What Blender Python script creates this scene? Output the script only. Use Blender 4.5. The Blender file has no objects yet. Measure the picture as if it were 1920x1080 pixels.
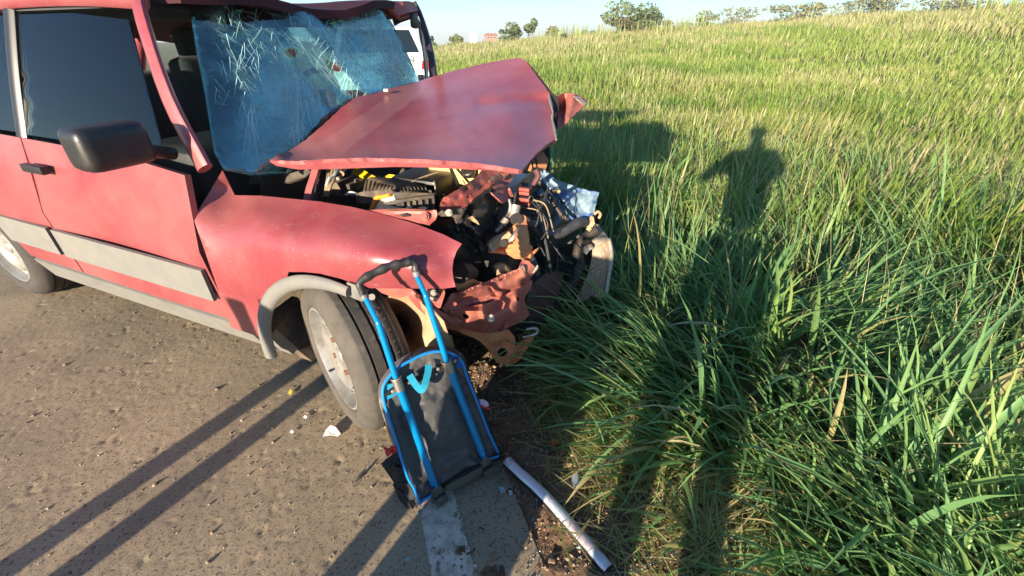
import bpy, bmesh, math, random
import numpy as np
from math import sin, cos, radians, pi, sqrt, atan2
from mathutils import Vector, noise
from mathutils.geometry import delaunay_2d_cdt

random.seed(7)
rng = np.random.default_rng(7)
scene = bpy.context.scene
COL = scene.collection

# ------------------------------------------------------------------ camera, sky, sun, exposure
EYE = np.array([0.0, 0.0, 1.25])
FOC = 800.0                       # focal length in pixels of the 1920 px wide photograph
PITCH = radians(30.4)
cd = bpy.data.cameras.new('camera')
cam = bpy.data.objects.new('camera', cd)
COL.objects.link(cam)
cam.location = EYE
cam.rotation_euler = (pi / 2 - PITCH, 0, 0)
cd.sensor_width = 36.0
cd.lens = 36.0 * FOC / 1920.0
cd.clip_start = 0.02
cd.clip_end = 3000
scene.camera = cam

SUN_EL = radians(12.0)
SUN_AZ = radians(208.5)           # clockwise from +Y, towards the sun
world = bpy.data.worlds.new('World')
scene.world = world
world.use_nodes = True
wn = world.node_tree
sky = wn.nodes.new('ShaderNodeTexSky')
sky.sky_type = 'NISHITA'
sky.sun_disc = False
sky.sun_elevation = SUN_EL
sky.sun_rotation = SUN_AZ
sky.air_density = 1.0
sky.dust_density = 0.15
sky.ozone_density = 3.5
bg = wn.nodes['Background']
tint = wn.nodes.new('ShaderNodeMix'); tint.data_type = 'RGBA'; tint.blend_type = 'MULTIPLY'; tint.inputs[0].default_value = 1.0
tint.inputs[7].default_value = (0.68, 0.92, 1.06, 1)          # white balance of the whole sky
wn.links.new(sky.outputs[0], tint.inputs[6])
wn.links.new(tint.outputs[2], bg.inputs[0])
bg.inputs[1].default_value = 0.08
sd = bpy.data.lights.new('sun', 'SUN')
sun = bpy.data.objects.new('sun', sd)
COL.objects.link(sun)
sd.energy = 5.0
sd.angle = radians(0.55)
sd.color = (1.0, 0.86, 0.66)
sdir = Vector((sin(SUN_AZ) * cos(SUN_EL), cos(SUN_AZ) * cos(SUN_EL), sin(SUN_EL)))
sun.rotation_euler = sdir.to_track_quat('Z', 'Y').to_euler()
sun.location = (-6, -10, 8)
vs = scene.view_settings
vs.view_transform = 'Standard'
vs.look = 'None'
vs.exposure = 1.66
vs.gamma = 1.0
vs.use_curve_mapping = False

# ------------------------------------------------------------------ frames: planes of the place seen from the eye
RX = np.array([1.0, 0, 0]); FW = np.array([0, cos(PITCH), -sin(PITCH)]); UP = np.array([0, sin(PITCH), cos(PITCH)])
TH = radians(23)
HEAD = np.array([cos(TH), -sin(TH), 0]); LEFT = np.array([sin(TH), cos(TH), 0]); ZED = np.array([0, 0, 1.0])
W0 = np.array([-0.52, 1.11, 0.0])      # where the car's right side plane meets the road by the front wheel


def rays(px, py):
    px = np.asarray(px, float); py = np.asarray(py, float)
    return ((px - 960) / FOC)[..., None] * RX + FW - ((py - 540) / FOC)[..., None] * UP


class Frame:
    def __init__(self, o, n):
        self.o = np.array(o, float); self.n = np.array(n, float) / np.linalg.norm(n)

    def at(self, px, py, off):
        d = rays(px, py)
        t = (np.asarray(off) - (EYE - self.o) @ self.n) / (d @ self.n)
        return EYE + d * t[..., None]

    def off(self, p):
        return (np.asarray(p) - self.o) @ self.n


CAR = Frame(W0, LEFT)
ALONG = Frame(W0, HEAD)
GROUND = Frame((0, 0, 0), ZED)


def cw(s, L, z):
    """car coordinates (ahead of the front axle, inward from the right side, up) to the world"""
    return W0 + HEAD * s + LEFT * L + ZED * z


def pj(s, L, z):
    q = cw(s, L, z) - EYE
    return (960 + FOC * (q @ RX) / (q @ FW), 540 - FOC * (q @ UP) / (q @ FW), L)


def sp(px, py, s):
    """outline point given by its distance ahead of the axle instead of its inset"""
    return (px, py, float(CAR.off(ALONG.at(px, py, s))))


def pt(fr, px, py, off):
    return fr.at(px, py, off)


# ------------------------------------------------------------------ materials
MATS = {}


def N(t, typ, **kw):
    n = t.nodes.new(typ)
    for k, v in kw.items():
        if k.startswith('_'):
            setattr(n, k[1:], v)
        else:
            n.inputs[k.replace('__', ' ')].default_value = v
    return n


def ramp(t, fac, a, b, ca=(0, 0, 0, 1), cb=(1, 1, 1, 1)):
    r = t.nodes.new('ShaderNodeValToRGB')
    r.color_ramp.elements[0].position = a; r.color_ramp.elements[0].color = ca
    r.color_ramp.elements[1].position = b; r.color_ramp.elements[1].color = cb
    t.links.new(fac, r.inputs[0])
    return r.outputs[0]


def mix(t, fac, a, b):
    m = t.nodes.new('ShaderNodeMix'); m.data_type = 'RGBA'
    for sock, v in ((m.inputs[0], fac), (m.inputs[6], a), (m.inputs[7], b)):
        if isinstance(v, bpy.types.NodeSocket):
            t.links.new(v, sock)
        else:
            sock.default_value = v if not isinstance(v, tuple) else (*v[:3], 1)
    return m.outputs[2]


def mat(name, base, rough=0.5, metal=0.0, layers=(), bump=None, coat=0.0, spec=0.5, rough_var=0.0, sheen=0.0, bump2=None):
    """layers: (colour, noise scale, lo, hi, strength); bump: (scale, strength, distance)"""
    if name in MATS:
        return MATS[name]
    m = bpy.data.materials.new(name); m.use_nodes = True; MATS[name] = m
    t = m.node_tree; b = t.nodes['Principled BSDF']
    co = t.nodes.new('ShaderNodeTexCoord').outputs['Object']
    col = (*base, 1)
    rsock = None
    for i, (c2, sc, lo, hi, st) in enumerate(layers):
        mp = N(t, 'ShaderNodeMapping'); mp.inputs['Location'].default_value = (3.1 * i, 1.7 * i, 0.4 * i)
        t.links.new(co, mp.inputs[0])
        nz = N(t, 'ShaderNodeTexNoise', Scale=sc, Detail=5.0, Roughness=0.62)
        t.links.new(mp.outputs[0], nz.inputs['Vector'])
        f = ramp(t, nz.outputs[0], lo, hi, (0, 0, 0, 1), (st, st, st, 1))
        col = mix(t, f, col, (*c2, 1))
        rsock = f
    if isinstance(col, tuple):
        b.inputs['Base Color'].default_value = col
    else:
        t.links.new(col, b.inputs['Base Color'])
    b.inputs['Metallic'].default_value = metal
    b.inputs['Roughness'].default_value = rough
    if rough_var and rsock is not None:
        mr = N(t, 'ShaderNodeMapRange'); mr.inputs[3].default_value = rough; mr.inputs[4].default_value = min(1, rough + rough_var)
        t.links.new(rsock, mr.inputs[0]); t.links.new(mr.outputs[0], b.inputs['Roughness'])
    b.inputs['Specular IOR Level'].default_value = spec
    b.inputs['Coat Weight'].default_value = coat
    b.inputs['Coat Roughness'].default_value = 0.26 if 'paint' in name else 0.12
    b.inputs['Sheen Weight'].default_value = sheen
    nrm = None
    for bb in (bump, bump2):
        if bb:
            nz = N(t, 'ShaderNodeTexNoise', Scale=bb[0], Detail=4.0, Roughness=0.6)
            t.links.new(co, nz.inputs['Vector'])
            bp = N(t, 'ShaderNodeBump', Strength=bb[1], Distance=bb[2])
            t.links.new(nz.outputs[0], bp.inputs['Height'])
            if nrm is not None:
                t.links.new(nrm, bp.inputs['Normal'])
            nrm = bp.outputs[0]
    if nrm is not None:
        t.links.new(nrm, b.inputs['Normal'])
    return m


DUST = (0.30, 0.19, 0.12)
RUSTY = (0.30, 0.11, 0.05)
paint = mat('weathered_red_paint', (0.25, 0.034, 0.047), 0.36, 0.20,
            [((0.37, 0.125, 0.12), 2.5, 0.30, 0.70, 0.75), ((0.24, 0.13, 0.10), 9, 0.52, 0.8, 0.35), ((0.60, 0.46, 0.42), 150, 0.70, 0.73, 0.9), ((0.42, 0.22, 0.20), 480, 0.62, 0.70, 0.5)],
            bump=(14, 0.10, 0.01), coat=0.30, rough_var=0.2)
t = paint.node_tree; pb_ = t.nodes['Principled BSDF']; src = pb_.inputs['Base Color'].links[0].from_socket
co_ = t.nodes['Texture Coordinate'].outputs['Object']
for rot_, sc_v in (((.3, .2, .5), (6, 260, 260)), ((.1, .9, -.4), (5, 220, 220))):
    mp = N(t, 'ShaderNodeMapping'); mp.inputs['Rotation'].default_value = rot_; mp.inputs['Scale'].default_value = sc_v
    nz = N(t, 'ShaderNodeTexNoise', Scale=1.0, Detail=1.0); t.links.new(co_, mp.inputs[0]); t.links.new(mp.outputs[0], nz.inputs['Vector'])
    src = mix(t, ramp(t, nz.outputs[0], .735, .76, (0, 0, 0, 1), (.45, .45, .45, 1)), src, (.50, .33, .31))
t.links.new(src, pb_.inputs['Base Color'])
raw_paint = mat('dusty_inner_paint', (0.36, 0.085, 0.08), 0.55, 0.15,
                [((0.42, 0.17, 0.12), 7, 0.38, 0.7, 0.75), (RUSTY, 22, 0.50, 0.70, 0.8), (DUST, 50, 0.5, 0.8, 0.5)],
                bump=(45, 0.3, 0.006), rough_var=0.2)
orange_dirt = mat('clay_covered_steel', (0.52, 0.20, 0.08), 0.85, 0.0,
                  [((0.60, 0.29, 0.14), 14, 0.4, 0.7, 0.7), ((0.22, 0.05, 0.045), 9, 0.56, 0.7, 0.7)], bump=(60, 0.35, 0.004))
tan_plastic = mat('dusty_tan_plastic', (0.36, 0.22, 0.12), 0.8, 0.0,
                  [((0.50, 0.35, 0.21), 9, 0.35, 0.75, 0.8), ((0.12, 0.075, 0.05), 26, 0.58, 0.75, 0.6)], bump=(70, 0.3, 0.004))
black_plastic = mat('black_plastic', (0.016, 0.016, 0.018), 0.42, 0.0, [((0.10, 0.075, 0.05), 12, 0.5, 0.8, 0.45)], bump=(90, 0.15, 0.003))
dusty_black = mat('dusty_black_plastic', (0.055, 0.045, 0.04), 0.7, 0.0,
                  [((0.22, 0.16, 0.10), 11, 0.42, 0.72, 0.75), ((0.03, 0.027, 0.026), 30, 0.5, 0.7, 0.5)], bump=(60, 0.25, 0.004))
dark_metal = mat('grimy_dark_metal', (0.03, 0.026, 0.026), 0.6, 0.3, [((0.10, 0.06, 0.04), 18, 0.5, 0.75, 0.6)], bump=(30, 0.4, 0.006))
dark_void = mat('shade_dark_steel', (0.014, 0.012, 0.012), 0.85, 0.0, [((0.05, 0.03, 0.022), 9, 0.45, 0.8, 0.6)], bump=(20, 0.5, 0.01))  # near-black colour stands in for deep shade inside the wreck
steel = mat('scraped_steel', (0.45, 0.43, 0.40), 0.42, 0.85, [(RUSTY, 40, 0.5, 0.7, 0.5), (DUST, 18, 0.45, 0.7, 0.6)], bump=(80, 0.2, 0.003))
alloy = mat('pale_alloy', (0.40, 0.36, 0.30), 0.5, 0.6, [(DUST, 60, 0.42, 0.7, 0.7)], bump=(60, 0.2, 0.003))
rubber = mat('hose_rubber', (0.035, 0.037, 0.042), 0.5, 0.0, [((0.12, 0.10, 0.085), 20, 0.45, 0.8, 0.5)], bump=(50, 0.2, 0.003))
tyre_mat = mat('dusty_tyre_rubber', (0.032, 0.029, 0.027), 0.8, 0.0,
               [((0.075, 0.062, 0.05), 5, 0.35, 0.75, 0.7), ((0.22, 0.17, 0.12), 40, 0.55, 0.8, 0.4)], bump=(120, 0.3, 0.002))
groove_mat = mat('tyre_groove_rubber', (0.012, 0.011, 0.011), 0.9)
sidewall_mat = mat('dusty_tyre_sidewall', (0.050, 0.046, 0.042), 0.85, 0.0,
                   [((0.13, 0.105, 0.078), 4.5, 0.36, 0.72, 0.8), ((0.045, 0.04, 0.036), 30, 0.55, 0.72, 0.6)], bump=(90, 0.25, 0.002))
rim_mat = mat('dusty_wheel_steel', (0.33, 0.33, 0.32), 0.5, 0.45, [((0.20, 0.16, 0.115), 12, 0.42, 0.66, 0.7), ((0.16, 0.08, 0.05), 45, 0.6, 0.75, 0.7)], bump=(50, 0.25, 0.003))
grey_trim = mat('faded_grey_trim', (0.15, 0.147, 0.137), 0.75, 0.0, [((0.20, 0.18, 0.15), 14, 0.4, 0.75, 0.7), ((0.13, 0.12, 0.11), 60, 0.6, 0.75, 0.5)], bump=(160, 0.2, 0.002))
yellow = mat('yellow_plastic', (0.80, 0.56, 0.01), 0.45, 0.0, [((0.6, 0.42, 0.05), 30, 0.55, 0.8, 0.4)])
cream = mat('cream_filter_paper', (0.74, 0.66, 0.42), 0.9, 0.0, [((0.6, 0.48, 0.25), 20, 0.45, 0.8, 0.5)], bump=(120, 0.3, 0.003))
tank_mat = mat('yellowed_tank_plastic', (0.62, 0.44, 0.17), 0.5, 0.0, [((0.36, 0.22, 0.10), 9, 0.5, 0.8, 0.6)])
orange = mat('orange_rubber', (0.78, 0.28, 0.03), 0.55, 0.0, [((0.5, 0.14, 0.02), 30, 0.5, 0.8, 0.5)])
rust_red = mat('red_oxide_plastic', (0.25, 0.045, 0.03), 0.55)
white_label = mat('white_label', (0.75, 0.77, 0.78), 0.6)
cable = mat('dusty_cable_sleeve', (0.30, 0.22, 0.14), 0.8, 0.0, [((0.12, 0.09, 0.06), 40, 0.5, 0.7, 0.6)])
fin_mat = mat('crushed_radiator_fins', (0.36, 0.30, 0.23), 0.7, 0.25, [((0.42, 0.24, 0.11), 6, 0.42, 0.7, 0.85), ((0.30, 0.24, 0.2), 40, 0.55, 0.75, 0.5)], bump=(70, 0.35, 0.004))
fabric = mat('charcoal_backpack_fabric', (0.058, 0.058, 0.060), 0.6, 0.0, [((0.075, 0.070, 0.062), 7, 0.42, 0.75, 0.75), ((0.13, 0.11, 0.085), 45, 0.62, 0.8, 0.4)], bump=(500, 0.25, 0.001), bump2=(9, 0.5, 0.02), sheen=0.1)
black_fabric = mat('black_backpack_fabric', (0.014, 0.014, 0.015), 0.8, 0.0, [((0.035, 0.032, 0.03), 8, 0.45, 0.8, 0.7)], bump=(300, 0.3, 0.001), bump2=(12, 0.5, 0.02))
print_fabric = mat('printed_side_fabric', (0.09, 0.085, 0.085), 0.75, 0.0, [((0.25, 0.235, 0.23), 16, 0.48, 0.56, 0.7), ((0.50, 0.045, 0.04), 11, 0.60, 0.64, 0.9)], bump=(400, 0.2, 0.001))
blue_tube = mat('anodised_blue_tube', (0.0, 0.27, 0.62), 0.28, 0.45, [((0.0, 0.20, 0.45), 25, 0.5, 0.8, 0.5)], coat=0.3)
blue_cloth = mat('turquoise_webbing', (0.01, 0.28, 0.42), 0.8, 0.0, [((0.005, 0.19, 0.30), 60, 0.4, 0.7, 0.6)], bump=(700, 0.4, 0.001))
blue_pipe = mat('blue_piping', (0.005, 0.21, 0.55), 0.45, 0.0, [((0.0, 0.14, 0.36), 30, 0.5, 0.8, 0.5)])
red_cloth = mat('red_ribbon', (0.55, 0.035, 0.025), 0.7, bump=(60, 0.4, 0.004))
grip_mat = mat('black_grip_plastic', (0.028, 0.026, 0.027), 0.5, 0.0, [((0.07, 0.06, 0.055), 30, 0.45, 0.8, 0.5)], bump=(150, 0.15, 0.001))
olive_plastic = mat('dusty_base_plastic', (0.05, 0.05, 0.04), 0.6, 0.0, [((0.17, 0.15, 0.11), 14, 0.4, 0.75, 0.6)], bump=(60, 0.2, 0.003))
white_paint = mat('white_car_paint', (0.78, 0.79, 0.79), 0.3, 0.0, [((0.6, 0.58, 0.54), 6, 0.5, 0.85, 0.3)], coat=0.4)
black_paint = mat('black_trim', (0.012, 0.012, 0.014), 0.4)
lens_red = mat('red_tail_lens', (0.45, 0.02, 0.015), 0.25, coat=0.5)
dark_glass = mat('dark_car_glass', (0.012, 0.02, 0.024), 0.06, 0.0, coat=0.6)
shard_white = mat('white_plastic_shard', (0.40, 0.39, 0.39), 0.5, 0.0, [((0.3, 0.25, 0.2), 40, 0.5, 0.7, 0.5)])
shard_dark = mat('charcoal_plastic_shard', (0.05, 0.045, 0.042), 0.55)
strip_face = mat('brushed_trim_strip', (0.70, 0.70, 0.74), 0.4, 0.45, [((0.34, 0.16, 0.14), 5, 0.54, 0.64, 0.6), ((0.14, 0.12, 0.12), 26, 0.56, 0.66, 0.7)], bump=(40, 0.2, 0.003))
interior_grey = mat('dark_cabin_plastic', (0.02, 0.022, 0.026), 0.7, 0.0, [((0.06, 0.055, 0.05), 5, 0.5, 0.8, 0.5)])
seat_cloth = mat('grey_seat_cloth', (0.05, 0.052, 0.06), 0.9, bump=(80, 0.3, 0.004))
violet = mat('violet_cloth', (0.12, 0.10, 0.50), 0.85, bump=(25, 0.5, 0.01))
skin_mat = mat('skin', (0.42, 0.24, 0.16), 0.55)
shirt_a = mat('faded_blue_shirt', (0.10, 0.15, 0.24), 0.85, bump=(60, 0.3, 0.004))
shirt_b = mat('grey_shirt', (0.22, 0.22, 0.22), 0.85, bump=(60, 0.3, 0.004))
jeans = mat('denim', (0.04, 0.06, 0.12), 0.9, bump=(90, 0.3, 0.003))
hair_mat = mat('dark_hair', (0.015, 0.011, 0.009), 0.6, bump=(120, 0.5, 0.004))
bark = mat('dry_bark', (0.16, 0.12, 0.085), 0.9, bump=(12, 0.6, 0.03))


# ------------------------------------------------------------------ object helpers
WLOC = {}


def link(o, parent=None):
    COL.objects.link(o)
    if parent is not None:
        o.parent = parent
    return o


def thing(name, label, cat, loc, group=None):
    o = bpy.data.objects.new(name, None); link(o)
    o.location = [float(v) for v in loc]; o.empty_display_size = 0.1
    WLOC[o.name] = np.array(loc, float)
    o['label'] = label; o['category'] = cat
    if group: o['group'] = group
    return o


def tag(o, label, cat, group=None):
    o['label'] = label; o['category'] = cat
    if group: o['group'] = group
    return o


def obj(name, V, Fs, m, parent=None, smooth=True, sharp=38, kind=None, mats=None, fmat=None):
    """V in world coordinates; a part shares its thing's origin, a lone mesh stands on its own base"""
    V = np.asarray(V, float).reshape(-1, 3)
    if parent is not None:
        o0 = WLOC[parent.name]
    elif kind:
        o0 = np.zeros(3)
    else:
        o0 = np.array([V[:, 0].mean(), V[:, 1].mean(), V[:, 2].min()])
    me = bpy.data.meshes.new(name)
    if isinstance(Fs, np.ndarray) and len(Fs):
        k = Fs.shape[1]
        me.vertices.add(len(V)); me.vertices.foreach_set('co', (V - o0).astype(np.float32).ravel())
        me.loops.add(Fs.size); me.loops.foreach_set('vertex_index', Fs.astype(np.int32).ravel())
        me.polygons.add(len(Fs)); me.polygons.foreach_set('loop_start', np.arange(0, Fs.size, k, dtype=np.int32))
        me.polygons.foreach_set('loop_total', np.full(len(Fs), k, np.int32))
        me.update(calc_edges=True)
    else:
        me.from_pydata([tuple(v) for v in (V - o0)], [], [tuple(int(i) for i in f) for f in Fs])
    me.validate()
    for mm in (mats or [m]):
        me.materials.append(mm)
    if fmat is not None:
        me.polygons.foreach_set('material_index', np.asarray(fmat, np.int32))
    if smooth:
        me.polygons.foreach_set('use_smooth', [True] * len(me.polygons))
        if sharp:
            me.set_sharp_from_angle(angle=radians(sharp))
    o = bpy.data.objects.new(name, me); link(o, parent)
    if parent is None:
        o.location = o0
    WLOC[o.name] = o0
    if kind: o['kind'] = kind
    return o


def catmull(P, sub):
    P = np.asarray(P, float)
    if len(P) < 3:
        t = np.linspace(0, 1, sub + 1)[:, None]
        return P[0] * (1 - t) + P[-1] * t
    Q = np.vstack([2 * P[0] - P[1], P, 2 * P[-1] - P[-2]])
    out = []
    for i in range(1, len(Q) - 2):
        for k in range(sub):
            t = k / sub
            a, b, c, d = Q[i - 1], Q[i], Q[i + 1], Q[i + 2]
            out.append(0.5 * (2 * b + (c - a) * t + (2 * a - 5 * b + 4 * c - d) * t * t + (3 * b - a - 3 * c + d) * t ** 3))
    out.append(Q[-2])
    return np.array(out)


def tube_vf(P, r, seg=10, sub=6, flat=1.0, cap=True, updir=None):
    r = np.atleast_1d(np.asarray(r, float))
    n0 = len(P)
    C = catmull(P, sub) if sub > 1 else np.asarray(P, float)
    tt = np.linspace(0, 1, len(C))
    rr = np.interp(tt, np.linspace(0, 1, len(r)), r) if len(r) > 1 else np.full(len(C), r[0])
    T = np.gradient(C, axis=0); T /= np.linalg.norm(T, axis=1)[:, None] + 1e-12
    u = np.array(updir if updir is not None else ([0, 0, 1.0] if abs(T[0, 2]) < 0.9 else [1.0, 0, 0]))
    V = []
    a = np.linspace(0, 2 * pi, seg, endpoint=False)
    for i in range(len(C)):
        u = u - T[i] * (u @ T[i]); u /= np.linalg.norm(u) + 1e-12
        w = np.cross(T[i], u)
        V.append(C[i] + rr[i] * (np.cos(a)[:, None] * u * flat + np.sin(a)[:, None] * w))
    V = np.vstack(V); Fs = []
    for i in range(len(C) - 1):
        for k in range(seg):
            k2 = (k + 1) % seg
            Fs.append((i * seg + k, i * seg + k2, (i + 1) * seg + k2, (i + 1) * seg + k))
    if cap:
        Fs.append(tuple(range(seg))[::-1]); Fs.append(tuple((len(C) - 1) * seg + k for k in range(seg)))
    return V, Fs


def tube(name, P, r, m, parent=None, **kw):
    V, Fs = tube_vf(P, r, **kw)
    return obj(name, V, Fs, m, parent)


def join(parts):
    V, Fs, n = [], [], 0
    for v, f in parts:
        V.append(np.asarray(v)); Fs += [tuple(i + n for i in x) for x in f]; n += len(v)
    return np.vstack(V), Fs


def box_vf(c, half, axes=(HEAD, LEFT, ZED), bevel=0.004, taper=1.0, seg=2):
    bm = bmesh.new()
    r = bmesh.ops.create_cube(bm, size=2)
    for v in bm.verts:
        k = taper if v.co.z > 0 else 1.0
        v.co = Vector((v.co.x * half[0] * k, v.co.y * half[1] * k, v.co.z * half[2]))
    if bevel:
        bmesh.ops.bevel(bm, geom=list(bm.edges), offset=bevel, segments=seg, affect='EDGES', profile=0.6)
    A = np.array(axes)
    V = np.array([v.co[:] for v in bm.verts]) @ A + np.asarray(c)
    bm.verts.index_update()
    Fs = [tuple(v.index for v in f.verts) for f in bm.faces]
    bm.free()
    return V, Fs


def box(name, c, half, m, parent=None, **kw):
    V, Fs = box_vf(c, half, **kw)
    return obj(name, V, Fs, m, parent)


def basis(n, up=(0, 0, 1)):
    n = np.array(n, float); n /= np.linalg.norm(n)
    u = np.cross(np.array(up, float), n)
    if np.linalg.norm(u) < 1e-4: u = np.cross([1, 0, 0], n)
    u /= np.linalg.norm(u)
    return u, np.cross(n, u), n


def disc_vf(c, n, r, depth, seg=14, r2=None):
    u, v, n = basis(n)
    a = np.linspace(0, 2 * pi, seg, endpoint=False)
    ring = np.cos(a)[:, None] * u + np.sin(a)[:, None] * v
    r2 = r if r2 is None else r2
    V = np.vstack([c + ring * r, np.asarray(c) + n * depth + ring * r2])
    Fs = [(k, (k + 1) % seg, seg + (k + 1) % seg, seg + k) for k in range(seg)]
    Fs += [tuple(range(seg))[::-1], tuple(range(seg, 2 * seg))]
    return V, Fs


def lathe_vf(c, axis, prof, seg=64, skip=None, closed=False):
    u, v, n = basis(axis)
    a = np.linspace(0, 2 * pi, seg, endpoint=False)
    ring = np.cos(a)[:, None] * u + np.sin(a)[:, None] * v
    V = np.vstack([np.asarray(c) + ring * r + n * x for r, x in prof])
    Fs = []; rows = []
    m = len(prof)
    for i in range(m if closed else m - 1):
        j = (i + 1) % m
        for k in range(seg):
            if skip and skip(i, k): continue
            k2 = (k + 1) % seg
            Fs.append((i * seg + k, i * seg + k2, j * seg + k2, j * seg + k)); rows.append(i)
    return V, Fs, rows


def in_poly(px, py, poly):
    x, y = np.asarray(px), np.asarray(py)
    ins = np.zeros(x.shape, bool)
    p = np.asarray(poly); n = len(p)
    for i in range(n):
        x0, y0 = p[i]; x1, y1 = p[(i + 1) % n]
        c = ((y0 > y) != (y1 > y))
        with np.errstate(divide='ignore', invalid='ignore'):
            xi = (x1 - x0) * (y - y0) / (y1 - y0 + 1e-12) + x0
        ins ^= c & (x < xi)
    return ins


class TPS:
    """thin plate spline of depth over the outline"""
    def __init__(self, P, v, reg=1e-4):
        P = np.asarray(P, float) / 100.0; self.P = P
        n = len(P); d = np.linalg.norm(P[:, None] - P[None], axis=2)
        K = np.where(d > 0, d * d * np.log(d + 1e-9), 0) + np.eye(n) * reg
        Q = np.hstack([np.ones((n, 1)), P])
        A = np.block([[K, Q], [Q.T, np.zeros((3, 3))]])
        self.w = np.linalg.lstsq(A, np.concatenate([v, np.zeros(3)]), rcond=None)[0]

    def __call__(self, X):
        X = np.asarray(X, float) / 100.0
        d = np.linalg.norm(X[:, None] - self.P[None], axis=2)
        K = np.where(d > 0, d * d * np.log(d + 1e-9), 0)
        return K @ self.w[:len(self.P)] + self.w[len(self.P)] + X @ self.w[len(self.P) + 1:]


def densify(pts, step, curve):
    pts = np.asarray(pts, float)
    out = []
    n = len(pts)
    if curve:
        Q = np.vstack([pts[-1], pts, pts[0], pts[1]])
        for i in range(1, n + 1):
            a, b, c, d = Q[i - 1], Q[i], Q[i + 1], Q[i + 2]
            k = max(1, int(np.linalg.norm((c - b)[:2]) / step + 0.5))
            for j in range(k):
                t = j / k
                out.append(0.5 * (2 * b + (c - a) * t + (2 * a - 5 * b + 4 * c - d) * t * t + (3 * b - a - 3 * c + d) * t ** 3))
    else:
        for i in range(n):
            b, c = pts[i], pts[(i + 1) % n]
            k = max(1, int(np.linalg.norm((c - b)[:2]) / step + 0.5))
            for j in range(k):
                out.append(b + (c - b) * j / k)
    return np.array(out)


def panel(name, fr, outline, m, parent=None, inner=(), holes=(), ridges=(), step=8.0, thick=0.003, crumple=(0, 20), curve=False,
          jag=0.0, reg=1e-4, sharp=38, seed=0, keep=None, **kw):
    """a bent sheet with real depth and thickness: outline and inner points carry their own distance"""
    outline = np.asarray(outline, float)
    ctl = np.vstack([outline, np.asarray(inner, float).reshape(-1, 3)]) if len(inner) else outline
    f = TPS(ctl[:, :2], ctl[:, 2], reg)
    bd = densify(outline, step, curve)[:, :2]
    r = np.random.default_rng(seed + len(name) * 13)
    if jag:
        bd = bd + r.normal(0, jag, bd.shape)
    loops = [bd]
    for (cx, cy, rx, ry, rot) in holes:
        a = np.linspace(0, 2 * pi, 12, endpoint=False)
        x, y = rx * np.cos(a), ry * np.sin(a); ca, sa = cos(radians(rot)), sin(radians(rot))
        loops.append(np.stack([cx + x * ca - y * sa, cy + x * sa + y * ca], 1))
    lo, hi = bd.min(0), bd.max(0)
    gx, gy = np.meshgrid(np.arange(lo[0], hi[0], step), np.arange(lo[1], hi[1], step * 0.87))
    gx = gx + (np.arange(gx.shape[0]) % 2)[:, None] * step * 0.5
    g = np.stack([gx.ravel(), gy.ravel()], 1)
    g = g[in_poly(g[:, 0], g[:, 1], bd)]
    if len(g):
        allb = np.vstack(loops)
        dmin = np.min(np.linalg.norm(g[:, None] - allb[None], axis=2), axis=1)
        g = g[dmin > step * 0.55]
        for lp in loops[1:]:
            g = g[~in_poly(g[:, 0], g[:, 1], lp)] if len(g) else g
    verts, edges, n = [], [], 0
    for lp in loops:
        k = len(lp); verts += [Vector(p) for p in lp]
        edges += [(n + i, n + (i + 1) % k) for i in range(k)]; n += k
    verts += [Vector(p) for p in g]
    res = delaunay_2d_cdt(verts, edges, [], 0, 1e-5)
    P = np.array([v[:] for v in res[0]])
    T = np.array([t for t in res[2] if len(t) == 3])
    cen = P[T].mean(1)
    ok = in_poly(cen[:, 0], cen[:, 1], bd)
    for lp in loops[1:]:
        ok &= ~in_poly(cen[:, 0], cen[:, 1], lp)
    T = T[ok]
    d = f(P)
    for (x0, y0, x1, y1, hh, ww) in ridges:
        a = np.array([x0, y0]); b = np.array([x1, y1]); ab = b - a
        t = np.clip(((P - a) @ ab) / (ab @ ab), 0, 1)
        q = np.linalg.norm(P - a - t[:, None] * ab, axis=1)
        d = d + hh * np.exp(-(q / ww) ** 2)
    if crumple[0]:
        d = d + np.array([crumple[0] * (0.7 * noise.noise((p[0] / crumple[1], p[1] / crumple[1], seed * 3.3 + 1.1)) +
                                         0.95 * abs(noise.noise((p[0] / crumple[1] * 2.1, p[1] / crumple[1] * 2.1, seed + 7.7)))) for p in P])
    V = fr.at(P[:, 0], P[:, 1], d)
    # orient the front to the eye
    nn = np.cross(V[T[:, 1]] - V[T[:, 0]], V[T[:, 2]] - V[T[:, 0]])
    flip = np.einsum('ij,ij->i', nn, EYE - V[T[:, 0]]) < 0
    T[flip] = T[flip][:, ::-1]; nn[flip] *= -1
    VN = np.zeros_like(V)
    for k in range(3):
        np.add.at(VN, T[:, k], nn)
    VN /= np.linalg.norm(VN, axis=1)[:, None] + 1e-15
    nv = len(V)
    Fs = [tuple(t) for t in T] + [tuple(t[::-1] + nv) for t in T]
    ed = {}
    for t in T:
        for a, b in ((t[0], t[1]), (t[1], t[2]), (t[2], t[0])):
            ed[(a, b)] = 1
    for (a, b) in ed:
        if (b, a) not in ed:
            Fs.append((b, a, a + nv, b + nv))
    o = obj(name, np.vstack([V, V - VN * thick]), Fs, m, parent, sharp=sharp, **kw)
    o_f = f
    if keep is not None:
        keep.append(f)
    return o


def screw(fr, px, py, off, r, m, parent, name='bolt'):
    c = pt(fr, px, py, off)
    n = EYE - c
    V, Fs = join([disc_vf(c, n, r * 1.5, 0.002, 14), disc_vf(c + n / np.linalg.norm(n) * 0.002, n, r, 0.005, 6, r * 0.9)])
    return obj(name, V, Fs, m, parent, sharp=30)

# ------------------------------------------------------------------ the setting: field, road, verge
DR = np.array([-0.345, 0.939]); NR = np.array([0.939, 0.345])      # along and across the road


def uv(x, y):
    return x * NR[0] + y * NR[1], x * DR[0] + y * DR[1]


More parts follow.
